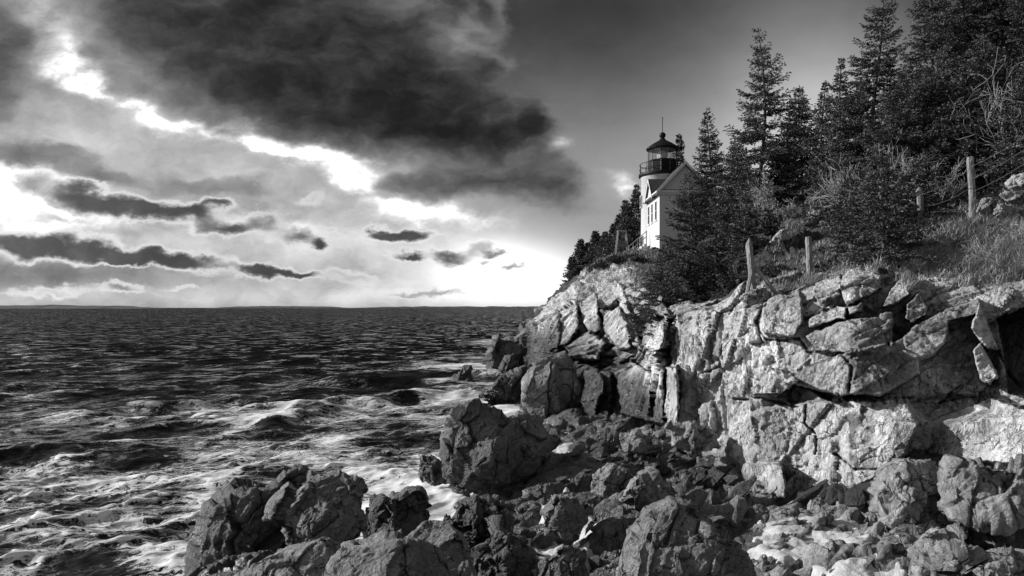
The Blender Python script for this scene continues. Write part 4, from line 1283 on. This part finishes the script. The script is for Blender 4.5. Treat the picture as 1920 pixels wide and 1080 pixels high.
for k, (v0, v1, lab) in enumerate(((312, 225, 'top slack wire running up from the tallest post'), (335, 250, 'middle slack wire running up from the tallest post'), (360, 278, 'lowest slack wire running up from the tallest post'))):
    wire(PT(1822, v0, 18.5), PT(1990, v1 - 20, 16.0), .1, lab)
for k, (v0, v1, lab) in enumerate(((365, 312, 'top wire between the pointed post and the tallest post'), (388, 350, 'lower wire between the pointed post and the tallest post'))):
    wire(PT(1724, v0, 19.9), PT(1822, v1, 18.5), .12, lab)
mb = MB()
t = np.linspace(0, 6.28 * 3, 90)
c0 = PT(1392, 505, 18.4)
mb.tube(np.stack([c0[0] + .22 * np.cos(t) + .03 * np.sin(t * .4), c0[1] + .06 * np.sin(t * 1.3), c0[2] + .27 * np.sin(t) + .02 * t * .2], -1), .004, 4)
tag(mb.build('coiled_wire', M_WIRE), 'loose coil of old wire hanging beside the braced post', 'wire')


# ------------------------------------------------------------------ lighthouse
M_WHITE = plain_mat('white_paint', 0.68, 0.6, 0.12, 4, 0.004, (1, 1, 1))
M_WHITE2 = plain_mat('white_brick', 0.64, 0.75, 0.16, 9, 0.02, (1, 1, 2.2))
M_TRIM = plain_mat('white_trim', 0.70, 0.5, 0.05, 4)
M_BLACK = plain_mat('black_iron', 0.012, 0.5, 0.2, 4, spec=0.2)
M_ROOF = plain_mat('dark_shingles', 0.07, 0.85, 0.35, 8, 0.02, (1, 4, 4))
M_STONE = rock_mat('foundation_stone', 0.55, 0.5, (-3, -2), False, 0.04)
M_PANE = plain_mat('window_dark', 0.02, 0.08, 0.1, 3, spec=0.6)
M_LENS = plain_mat('lens_housing', 0.8, 0.25, 0.1, 4, spec=0.8)


def glass_mat():
    m = bpy.data.materials.new('lantern_glass'); m.use_nodes = True
    nt = m.node_tree; nt.nodes.clear()
    o = nt.nodes.new('ShaderNodeOutputMaterial'); mx = nt.nodes.new('ShaderNodeMixShader')
    tr = nt.nodes.new('ShaderNodeBsdfTransparent'); gl = nt.nodes.new('ShaderNodeBsdfGlossy')
    tr.inputs[0].default_value = (.96, .96, .96, 1); gl.inputs['Roughness'].default_value = 0.03
    mx.inputs[0].default_value = 0.10
    nt.links.new(tr.outputs[0], mx.inputs[1]); nt.links.new(gl.outputs[0], mx.inputs[2]); nt.links.new(mx.outputs[0], o.inputs[0])
    return m


M_GLASS = glass_mat()
tx, ty = 13.78, 62.5
lh = empty('lighthouse', (tx, ty, 9.0))
tag(lh, 'short white lighthouse tower with a black lantern and gallery on the cliff', 'lighthouse')
mb = MB(); mb.lathe([(2.02, -1.5), (1.98, 0.3), (1.90, 7.75), (1.97, 7.8), (1.97, 7.95), (0.0, 7.95)], 48)
tower = mb.build('tower', M_WHITE, lh, True)
for (aa, z0, z1, hw) in ((178, 5.2, 6.15, .30), (186, 1.6, 2.45, .34)):
    a = rad(aa); ca, sa = math.cos(a), math.sin(a)
    mb = MB()
    for q in (-hw - .06, hw):
        mb.prism([(1.86 * ca - q * sa, 1.86 * sa + q * ca, z0), (1.86 * ca - (q + .06) * sa, 1.86 * sa + (q + .06) * ca, z0), (1.86 * ca - (q + .06) * sa, 1.86 * sa + (q + .06) * ca, z1), (1.86 * ca - q * sa, 1.86 * sa + q * ca, z1)], (.16 * ca, .16 * sa, 0))
    for za_ in (z0 - .07, z1):
        mb.prism([(1.86 * ca + (hw + .06) * sa, 1.86 * sa - (hw + .06) * ca, za_), (1.86 * ca - (hw + .06) * sa, 1.86 * sa + (hw + .06) * ca, za_), (1.86 * ca - (hw + .06) * sa, 1.86 * sa + (hw + .06) * ca, za_ + .07), (1.86 * ca + (hw + .06) * sa, 1.86 * sa - (hw + .06) * ca, za_ + .07)], (.17 * ca, .17 * sa, 0))
    wnd = mb.build('window', M_TRIM, tower)
    mb = MB(); mb.prism([(1.86 * ca + hw * sa, 1.86 * sa - hw * ca, z0), (1.86 * ca - hw * sa, 1.86 * sa + hw * ca, z0), (1.86 * ca - hw * sa, 1.86 * sa + hw * ca, z1), (1.86 * ca + hw * sa, 1.86 * sa - hw * ca, z1)], (.11 * ca, .11 * sa, 0))
    mb.build('pane', M_PANE, tower)
mb = MB(); mb.lathe([(1.6, 7.951), (2.12, 7.951), (2.16, 8.02), (2.16, 8.2), (1.2, 8.2)], 48)
mb.build('gallery_deck', M_BLACK, lh)
rail = MB()
th = np.linspace(0, 2 * np.pi, 49)
for hz in (8.62, 9.08):
    rail.tube(np.stack([2.06 * np.cos(th), 2.06 * np.sin(th), 0 * th + hz], -1), .028, 6, cap=False)
rl = rail.build('railing', M_BLACK, lh, True)
for k in range(12):
    a = k * math.pi / 6 + .1
    mb = MB(); mb.tube([(2.06 * math.cos(a), 2.06 * math.sin(a), 8.19), (2.06 * math.cos(a), 2.06 * math.sin(a), 9.1)], .03, 6)
    mb.build('baluster', M_BLACK, rl)
mb = MB(); mb.lathe([(1.34, 8.2), (1.34, 9.32), (1.38, 9.34), (1.38, 9.42), (1.2, 9.42)], 10)
par = mb.build('lantern_base', M_BLACK, lh)
for k in range(10):
    a = k * 2 * math.pi / 10
    mb = MB(); mb.tube([(1.34 * math.cos(a), 1.34 * math.sin(a), 8.25), (1.345 * math.cos(a), 1.345 * math.sin(a), 9.34)], .018, 5)
    mb.build('seam', M_WIRE, par)
fr_ = MB()
fr_.tube(np.stack([1.30 * np.cos(th), 1.30 * np.sin(th), 0 * th + 10.47], -1), .04, 5, cap=False)
for k in range(10):
    a = k * 2 * math.pi / 10
    fr_.tube([(1.31 * math.cos(a), 1.31 * math.sin(a), 9.40), (1.31 * math.cos(a), 1.31 * math.sin(a), 10.5)], .026, 5)
lf = fr_.build('lantern_frame', M_BLACK, lh)
for k in range(10):
    a, b = k * 2 * math.pi / 10 + .03, (k + 1) * 2 * math.pi / 10 - .03
    A = np.array([1.28 * math.cos(a), 1.28 * math.sin(a), 9.42]); Bq = np.array([1.28 * math.cos(b), 1.28 * math.sin(b), 9.42])
    mb = MB(); mb.prism([A, Bq, Bq + [0, 0, 1.06], A + [0, 0, 1.06]], -np.array([math.cos((a + b) / 2), math.sin((a + b) / 2), 0]) * .015)
    mb.build('pane', M_GLASS, lf)
mb = MB(); mb.lathe([(0.0, 9.42), (.42, 9.43), (.46, 9.75), (.5, 9.95), (.46, 10.2), (.2, 10.42), (0, 10.45)], 20)
mb.build('lens', M_LENS, lh, True)
mb = MB(); mb.lathe([(1.3, 10.48), (1.47, 10.46), (1.49, 10.56), (1.30, 10.72), (.85, 11.02), (.5, 11.22), (.3, 11.34), (.22, 11.5), (0, 11.5)], 20)
rf = mb.build('roof', M_BLACK, lh)
mb = MB(); mb.lathe([(0.0, 11.42), (.2, 11.46), (.17, 11.55), (.27, 11.66), (.3, 11.8), (.24, 11.96), (.1, 12.05), (0, 12.06)], 16)
mb.build('ventilator_ball', M_BLACK, rf, True)
mb = MB(); mb.tube([(0, 0, 12.0), (0, 0, 13.35)], .03, 6)
for k in range(3):
    a = k * 2.1
    mb.tube([(0, 0, 13.3), (.1 * math.cos(a), .1 * math.sin(a), 13.45)], .015, 4)
mb.build('lightning_rod', M_BLACK, rf)

# the gabled house joined to the tower
hx0, hx1, hy0, hy1, hz = 12.1, 16.25, 56.0, 61.2, 9.0
ze, za = 14.55 - hz, 16.75 - hz
hs = empty('gabled_house', ((hx0 + hx1) / 2, (hy0 + hy1) / 2, hz))
tag(hs, 'white gabled house with a dark roof joined to the front of the lighthouse', 'house')
W2 = (hx1 - hx0) / 2; L2 = (hy1 - hy0) / 2
mb = MB()
holes = [(-2.5 + .55 + .2, .62), (-2.5 + 1.75 + .2, .62), (-2.5 + 3.15 + .2, .62)]
# seaward wall with three tall window openings, built as piers, sills and heads
wy = [(56.95, 57.75), (58.55, 59.3), (60.0, 60.8)]
zs, zt = 3.35, 4.95
ylist = [hy0] + [y for w in wy for y in w] + [hy1]
cx, cy = (hx0 + hx1) / 2, (hy0 + hy1) / 2
for k in range(0, len(ylist), 2):
    mb.box((-W2, ylist[k] - cy, .62), (-W2 + .3, ylist[k + 1] - cy, ze))
for (a, b) in wy:
    mb.box((-W2 + .002, a - cy, .62), (-W2 + .298, b - cy, zs)); mb.box((-W2 + .002, a - cy, zt), (-W2 + .298, b - cy, ze))
mb.box((W2 - .3, -L2, .62), (W2, L2, ze))
mb.box((-W2 + .3, L2 - .3, .62), (W2 - .3, L2, ze))
# front wall with one window opening
fx0, fx1, fz0, fz1 = 1.46 - W2 - .02, 2.2 - W2, 14.05 - .95 - hz, 14.15 - hz
mb.box((-W2 + .3, -L2 + .001, .62), (fx0, -L2 + .3, ze)); mb.box((fx1, -L2 + .001, .62), (W2 - .3, -L2 + .3, ze))
mb.box((fx0, -L2 + .001, .62), (fx1, -L2 + .3, fz0)); mb.box((fx0, -L2 + .001, fz1), (fx1, -L2 + .3, ze))
mb.prism([(-W2, L2, ze), (W2, L2, ze), (0, L2, za - .1)], (0, -.2, 0))
wall = mb.build('wall', M_WHITE2, hs)
mb = MB(); mb.box((-W2 - .06, -L2 - .06, -2.2), (W2 + .06, L2, .619))
mb.build('foundation', M_STONE, hs)
# clapboard gable
mb = MB()
nbd = 15
for k in range(nbd):
    z0 = ze + .16 + k * (za - ze - .2) / nbd; z1 = z0 + (za - ze - .2) / nbd + .012
    w0 = W2 * (1 - (z0 - ze) / (za - ze)); w1 = W2 * (1 - (z1 - ze) / (za - ze))
    mb.prism([(-w0, -L2 - .035, z0), (w0, -L2 - .035, z0), (max(w1, .02), -L2, z1), (-max(w1, .02), -L2, z1)], (0, .12, 0))
mb.build('gable_boards', M_TRIM, hs)
mb = MB()
mb.box((-W2 - .14, -L2 - .2, ze - .12), (W2 + .14, -L2 - .001, ze + .08)); mb.box((-W2 - .10, -L2 - .12, ze - .26), (W2 + .1, -L2 - .002, ze - .121))
mb.box((-W2 - .28, -L2 - .2, ze - .10), (-W2 - .001, L2 + .1, ze + .04))
mb.build('eave_trim', M_TRIM, hs)
mb = MB()
sl = (za - ze) / W2
for s in (-1, 1):
    xo = s * (W2 + .32)
    zo = ze - .32 * sl + .22
    q = [(xo, -L2 - .3, zo), (0, -L2 - .3, za + .22), (0, -L2 - .3, za + .06), (xo, -L2 - .3, zo - .16)]
    mb.prism(q, (0, 2 * L2 + .5, 0))
roof = mb.build('roof', M_ROOF, hs)
mb = MB()
for s in (-1, 1):
    xo = s * (W2 + .33); zo = ze - .32 * sl + .235
    mb.prism([(xo, -L2 - .33, zo), (0, -L2 - .33, za + .25), (0, -L2 - .33, za - .02), (xo, -L2 - .33, zo - .26)], (0, .029, 0))
mb.build('bargeboard', M_TRIM, roof)
# small cross gable over the seaward wall
gy = 59.2 - cy; gh = 1.35; gz = 16.0 - hz
mb = MB()
for s in (-1, 1):
    mb.prism([(-W2 - .3, gy + s * (gh + .22), ze - .18), (-W2 - .3, gy, gz + .16), (-W2 - .3, gy, gz + .02), (-W2 - .3, gy + s * (gh + .22), ze - .32)], (1.9, 0, 0))
mb.build('cross_roof', M_ROOF, roof)
mb = MB(); mb.prism([(-W2 - .13, gy - gh, ze - .05), (-W2 - .13, gy + gh, ze - .05), (-W2 - .13, gy, gz - .02)], (.3, 0, 0))
for s in (-1, 1):
    mb.prism([(-W2 - .33, gy + s * (gh + .24), ze - .16), (-W2 - .33, gy, gz + .18), (-W2 - .33, gy, gz - .06), (-W2 - .33, gy + s * (gh + .24), ze - .38)], (.028, 0, 0))
mb.build('cross_gable', M_TRIM, hs)
for (a, b) in wy:
    a -= cy; b -= cy
    mb = MB()
    x0, x1 = -W2 - .02, -W2 + .02
    mb.box((x0, a, zs), (x1, a + .05, zt)); mb.box((x0, b - .05, zs), (x1, b, zt)); mb.box((x0, a + .05, zs), (x1, b - .05, zs + .05)); mb.box((x0, a + .05, zt - .05), (x1, b - .05, zt))
    mb.box((x0, a + .05, (zs + zt) / 2 - .02), (x1, b - .05, (zs + zt) / 2 + .02))
    wn = mb.build('window', M_TRIM, hs)
    mb = MB(); mb.box((-W2 + .021, a, zs), (-W2 + .05, b, zt)); mb.build('pane', M_PANE, wn)
    mb = MB(); mb.box((-W2 - .08, a - .08, zs - .1), (-W2 - .001, b + .08, zs - .001)); mb.build('sill', M_TRIM, wn)
mb = MB()
mb.box((fx0, -L2 + .05, fz0), (fx0 + .05, -L2 + .11, fz1)); mb.box((fx1 - .05, -L2 + .05, fz0), (fx1, -L2 + .11, fz1))
mb.box((fx0 + .05, -L2 + .05, fz0), (fx1 - .05, -L2 + .11, fz0 + .05)); mb.box((fx0 + .05, -L2 + .05, fz1 - .05), (fx1 - .05, -L2 + .11, fz1))
for t_ in (1 / 3, 2 / 3):
    q = fx0 + (fx1 - fx0) * t_
    mb.box((q - .015, -L2 + .06, fz0 + .05), (q + .015, -L2 + .10, fz1 - .05))
q = (fz0 + fz1) / 2
mb.box((fx0 + .05, -L2 + .062, q - .015), (fx1 - .05, -L2 + .098, q + .015))
wn = mb.build('window', M_TRIM, hs)
mb = MB(); mb.box((fx0, -L2 + .12, fz0), (fx1, -L2 + .14, fz1)); mb.build('pane', M_PANE, wn)

# stair rail, wooden frame and landing beside the house
st = empty('stair_railing', PT(1196, 470, 60))
tag(st, 'sloping two-rail handrail left of the house foundation', 'railing')
A0 = PT(1178, 463, 60); A1 = PT(1213, 433, 60)
o_ = np.array(st.location)
for q in (0.0, 0.45):
    mb = MB(); mb.tube([A0 - o_ - [0, 0, q], A1 - o_ - [0, 0, q]], .035, 6); mb.build('rail', M_WOOD, st)
for t_ in np.linspace(0.02, .98, 5):
    c = A0 + (A1 - A0) * t_ - o_
    mb = MB(); mb.tube([c + [0, 0, .04], c - [0, 0, 1.25]], .04, 6); mb.build('post', M_WOOD, st)
mb = MB()
for k in range(7):
    t_ = k / 7
    c = A0 + (A1 - A0) * t_ - o_ - [0, 0, 1.0]
    mb.box(c + [0, -.1, -1.4], c + [(A1 - A0)[0] / 7 - .003, 1.2, 0.05])
mb.build('steps', plain_mat('concrete', 0.5, 0.9, 0.2, 5, 0.01), st)
fw = empty('wooden_frame', PT(1166, 472, 66))
tag(fw, 'tapering wooden frame standing left of the stair railing', 'frame')
k_ = 66 / F
for s in (-1, 1):
    for yy in (-.25, .25):
        mb = MB(); mb.tube([(s * 12 * k_, yy * 1.6, -.3), (s * 7.0 * k_, yy, 38 * k_)], .06, 6); mb.build('leg', M_WOOD, fw)
mb = MB(); mb.box((-8.5 * k_, -.34, 37.5 * k_), (8.5 * k_, .34, 39.5 * k_)); mb.build('top_board', M_WOOD, fw)
mb = MB(); mb.box((-9 * k_, -.36, 8 * k_), (9 * k_, -.30, 16 * k_)); mb.box((-8 * k_, -.34, 17 * k_), (8 * k_, -.29, 20 * k_)); mb.build('panel', M_BARK, fw)


# ------------------------------------------------------------------ sky, sun, camera
SUN_AZ, SUN_EL = rad(-78), rad(24)
w = bpy.data.worlds.new('World'); sc.world = w; w.use_nodes = True
nt = w.node_tree; nt.nodes.clear()
N = NT(nt)
wo = nt.nodes.new('ShaderNodeOutputWorld')
dirv = nt.nodes.new('ShaderNodeTexCoord').outputs['Generated']
sx, sy, sz = N.sep(dirv)[:3]
den = N.math('MAXIMUM', N.math('ABSOLUTE', sy), 0.22)
X = N.math('DIVIDE', N.math('MULTIPLY', sx, 12.8), den)
Y = N.math('DIVIDE', N.math('MULTIPLY', sz, 12.8), den)
P0 = N.comb(X, Y, 1.0)


def field(P, blobs):
    """sum of soft elliptical patches given in photo coordinates (cx, cy, rx, ry, angle, amount)"""
    acc = None
    for b in blobs:
        cx_, cy_, rx, ry = b[0], b[1], b[2], b[3]
        am = b[4] if len(b) > 4 else 1.0; an = rad(b[5]) if len(b) > 5 else 0.0
        x0, y0 = (cx_ - 960) / 100, (577 - cy_) / 100
        c, s = math.cos(an), math.sin(an)
        k1 = (c * 100 / rx, s * 100 / rx, -(c * x0 + s * y0) * 100 / rx)
        k2 = (-s * 100 / ry, c * 100 / ry, (s * x0 - c * y0) * 100 / ry)
        a = N.vmath('DOT_PRODUCT', P, k1); e = N.vmath('DOT_PRODUCT', P, k2)
        r2 = N.math('MULTIPLY_ADD', e, e, N.math('MULTIPLY', a, a))
        g_ = N.math('POWER', 0.3679, r2)
        acc = N.math('MULTIPLY_ADD', g_, am, 0.0 if acc is None else acc)
    return acc


def warp(amp, scale, detail=5, rough=0.6, z=0.0):
    v = N.vmath('ADD', N.vmath('MULTIPLY', P0, (1, 1.5, 0)), (z, z * .7, z))
    n = N.noise(v, scale, detail, rough, 0, 'Color')
    n = N.vmath('SUBTRACT', n, (.5, .5, .5))
    return N.vmath('ADD', P0, N.vmath('MULTIPLY', n, (amp, amp * .7, 0)))


P1 = warp(1.3, .75, 7, .58)            # billows of the big deck
P2 = warp(1.0, 1.4, 6, .56, 3.0)       # small cumulus edges
fb = N.noise(N.vmath('MULTIPLY', P1, (1, 1.7, 0)), .8, 8, .6)
fb2 = N.noise(N.vmath('MULTIPLY', P2, (1, 1.5, 0)), 1.7, 7, .56)
# luminous base of the sky (display values)
base = N.smooth(Y, 2.0, 5.9, .60, .225)
light = field(P0, [(110, 100, 70, 60, .10), (300, 205, 90, 40, .12), (450, 225, 100, 40, .16), (640, 275, 90, 40, .16), (985, 522, 165, 66, .60), (900, 470, 110, 46, .2), (760, 480, 170, 110, .12), (560, 420, 220, 150, .08), (180, 230, 180, 110, .10), (60, 350, 120, 70, .2), (1200, 330, 160, 90, .02), (1540, 190, 230, 260, .36), (430, 470, 260, 40, .12), (560, 555, 420, 22, .16), (100, 512, 230, 30, -.22), (470, 300, 170, 50, .05)])
g0 = N.math('ADD', base, light)
g0 = N.math('ADD', g0, N.math('MULTIPLY', N.math('SUBTRACT', fb, .5), N.smooth(X, -2.5, 1.0, .62, .10)))
# bright torn rims along the edge of the deck
streak = field(P2, [(30, 335, 60, 30, .9), (95, 362, 50, 22, .8, -25), (20, 390, 60, 16, .7), (70, 422, 110, 10, .6), (140, 400, 60, 10, .6, -15), (560, 440, 50, 20, .4), (60, 0, 46, 26, 1), (92, 42, 34, 26, 1), (112, 85, 34, 24, 1), (120, 122, 42, 18, .95), (155, 150, 34, 16, .9), (190, 172, 32, 15, .8), (240, 196, 36, 14, .7), (285, 222, 30, 16, .8), (330, 238, 34, 12, .8), (385, 240, 36, 13, .9), (440, 238, 44, 18, 1), (476, 258, 34, 20, 1.1), (515, 280, 34, 13, 1), (560, 288, 34, 9, 1), (605, 284, 30, 12, 1), (640, 296, 34, 16, 1), (662, 318, 30, 24, 1.1), (662, 348, 26, 18, .9), (705, 296, 24, 8, .5), (820, 398, 110, 16, .6, -8), (720, 385, 40, 10, .5), (1046, 268, 24, 11, .6, 15), (1172, 348, 26, 18, .42, -20), (770, 405, 60, 14, .4), (840, 70, 50, 36, .22), (720, 116, 34, 12, .22, -20), (842, 130, 30, 10, .28), (930, 222, 24, 10, .4), (970, 250, 30, 8, .2)])
streak = N.math('MULTIPLY', streak, N.lin(fb2, .34, .66, .35, 1.4))
g1 = N.math('MULTIPLY_ADD', streak, .52, g0)
# the dark cloud deck
TA = field(P1, [(330, 70, 190, 110, 1.0), (540, 95, 210, 120, 1.1), (720, 140, 160, 120, 1.0), (840, 210, 130, 75, .9), (600, 205, 190, 62, .8), (930, 262, 95, 48, .8), (920, 20, 42, 50, .75), (922, 124, 44, 20, .62), (998, 228, 32, 40, .8), (300, -60, 500, 90, .9), (0, 90, 75, 95, 1.0), (-60, 170, 110, 90, .6),
             (890, 345, 170, 38, .78), (1030, 335, 100, 50, .6), (760, 345, 70, 20, .4), (1090, 395, 90, 34, .35), (70, 292, 130, 30, .85), (190, 330, 90, 22, .55), (400, 348, 130, 26, .75), (480, 400, 110, 26, .55), (40, 500, 90, 14, .35), (300, 640, 900, 30, 0)])
TA = N.math('ADD', TA, N.math('MULTIPLY', N.math('SUBTRACT', fb2, .5), .35))
aA = N.smooth(TA, .30, .66)
gA = N.smooth(TA, .4, 1.5, .42, .13)
gA = N.math('ADD', gA, N.math('MULTIPLY', N.math('SUBTRACT', fb, .5), .60))
gA = N.math('ADD', gA, N.math('MULTIPLY', N.math('SUBTRACT', fb2, .5), .16))
gA = N.math('ADD', gA, N.smooth(Y, 3.4, 1.6, 0, .12))
g2 = N.mix(aA, g1, gA)
g2 = N.math('MULTIPLY_ADD', N.math('MULTIPLY', streak, N.math('SUBTRACT', 1.0, N.math('MULTIPLY', aA, .45))), .36, g2)
# small backlit cumulus over the horizon: thin edges glow, cores stay dark
TC = field(P2, [(50, 335, 66, 34, .55), (110, 372, 70, 26, .5, -25), (225, 386, 84, 24, 1.25, -6), (310, 398, 50, 16, .8), (170, 362, 50, 16, .6), (60, 458, 120, 26, 1.3), (200, 476, 84, 17, 1.2, -6), (250, 490, 40, 10, .8), (345, 490, 76, 17, 1.25, -5), (300, 470, 40, 10, .5), (495, 511, 66, 12, 1.1, -6), (560, 520, 40, 8, .7), (395, 418, 54, 18, .8), (445, 430, 44, 11, .75), (505, 412, 38, 26, .8), (360, 400, 30, 12, .6), (560, 440, 34, 16, .55), (598, 465, 20, 12, 1.0), (540, 455, 60, 20, .5), (588, 372, 34, 13, .6), (625, 432, 24, 8, .52), (765, 442, 62, 17, 1.25, -3), (705, 440, 34, 10, .6), (742, 478, 34, 10, .6), (768, 484, 24, 8, .95), (842, 488, 44, 15, 1.0, -4), (930, 480, 22, 8, .75), (972, 503, 32, 7, .8), (895, 470, 30, 16, .6), (915, 496, 14, 6, .6), (226, 537, 50, 9, .75), (85, 546, 100, 12, .6), (350, 545, 60, 7, .5), (800, 552, 110, 9, .75, -3), (660, 522, 80, 12, .6), (1010, 510, 16, 4, .5), (395, 385, 30, 12, .8), (430, 384, 24, 10, .7)])
TC = N.math('ADD', TC, N.math('MULTIPLY', N.math('SUBTRACT', fb2, .5), .6))
aC = N.smooth(TC, .16, .62)
gC = N.smooth(TC, .36, 1.15, .90, .22)
gC = N.math('ADD', gC, N.math('MULTIPLY', N.math('SUBTRACT', fb2, .5), .3))
gC = N.math('ADD', gC, N.smooth(X, -4.0, 0.5, 0, .14))
g3 = N.mix(aC, g2, gC)
g3 = N.math('MINIMUM', N.math('MAXIMUM', g3, .05), 1.12)
sunv = (math.sin(SUN_AZ) * math.cos(SUN_EL), math.cos(SUN_AZ) * math.cos(SUN_EL), math.sin(SUN_EL))
glow = N.math('POWER', N.math('MAXIMUM', N.vmath('DOT_PRODUCT', dirv, sunv), 0.0), 4.0)
# overhead and behind: even broken cloud
back = N.smooth(sy, .25, -.05)
g3 = N.mix(back, g3, N.lin(fb, .3, .7, .32, .58))
g3 = N.math('MULTIPLY_ADD', glow, .5, g3)
lin_ = N.math('POWER', g3, 2.2)
sky = nt.nodes.new('ShaderNodeTexSky'); sky.sky_type = 'NISHITA'; sky.sun_disc = False
sky.sun_elevation = SUN_EL; sky.sun_rotation = SUN_AZ
bw = nt.nodes.new('ShaderNodeRGBToBW'); nt.links.new(sky.outputs[0], bw.inputs[0])
bA = nt.nodes.new('ShaderNodeBackground'); bB = nt.nodes.new('ShaderNodeBackground'); mx = nt.nodes.new('ShaderNodeMixShader')
nt.links.new(bw.outputs[0], bA.inputs[0]); bA.inputs[1].default_value = 0.05
nt.links.new(N.grey(lin_), bB.inputs[0]); bB.inputs[1].default_value = 1.0
mx.inputs[0].default_value = 0.92
nt.links.new(bA.outputs[0], mx.inputs[1]); nt.links.new(bB.outputs[0], mx.inputs[2]); nt.links.new(mx.outputs[0], wo.inputs[0])

from mathutils import Vector
L = bpy.data.lights.new('sun', 'SUN'); L.energy = 5.0; L.angle = rad(0.6); L.color = (1, 1, 1)
lo = bpy.data.objects.new('sun', L); COL.objects.link(lo)
sd_ = Vector((math.sin(SUN_AZ) * math.cos(SUN_EL), math.cos(SUN_AZ) * math.cos(SUN_EL), math.sin(SUN_EL)))
lo.rotation_euler = sd_.to_track_quat('Z', 'Y').to_euler()
lo.location = sd_ * 200

cam = bpy.data.cameras.new('camera'); co = bpy.data.objects.new('camera', cam); COL.objects.link(co)
co.location = (0, 0, HC); co.rotation_euler = (rad(90), 0, 0)
cam.sensor_width = 36; cam.lens = 24; cam.shift_y = (VH - 540) / 1920
cam.clip_end = 60000; cam.clip_start = 0.05
sc.camera = co
vs = sc.view_settings
vs.view_transform = 'Standard'; vs.look = 'None'; vs.exposure = 0; vs.gamma = 1; vs.use_curve_mapping = False
sc.cycles.max_bounces = 6; sc.cycles.diffuse_bounces = 2; sc.cycles.glossy_bounces = 3; sc.cycles.transparent_max_bounces = 8
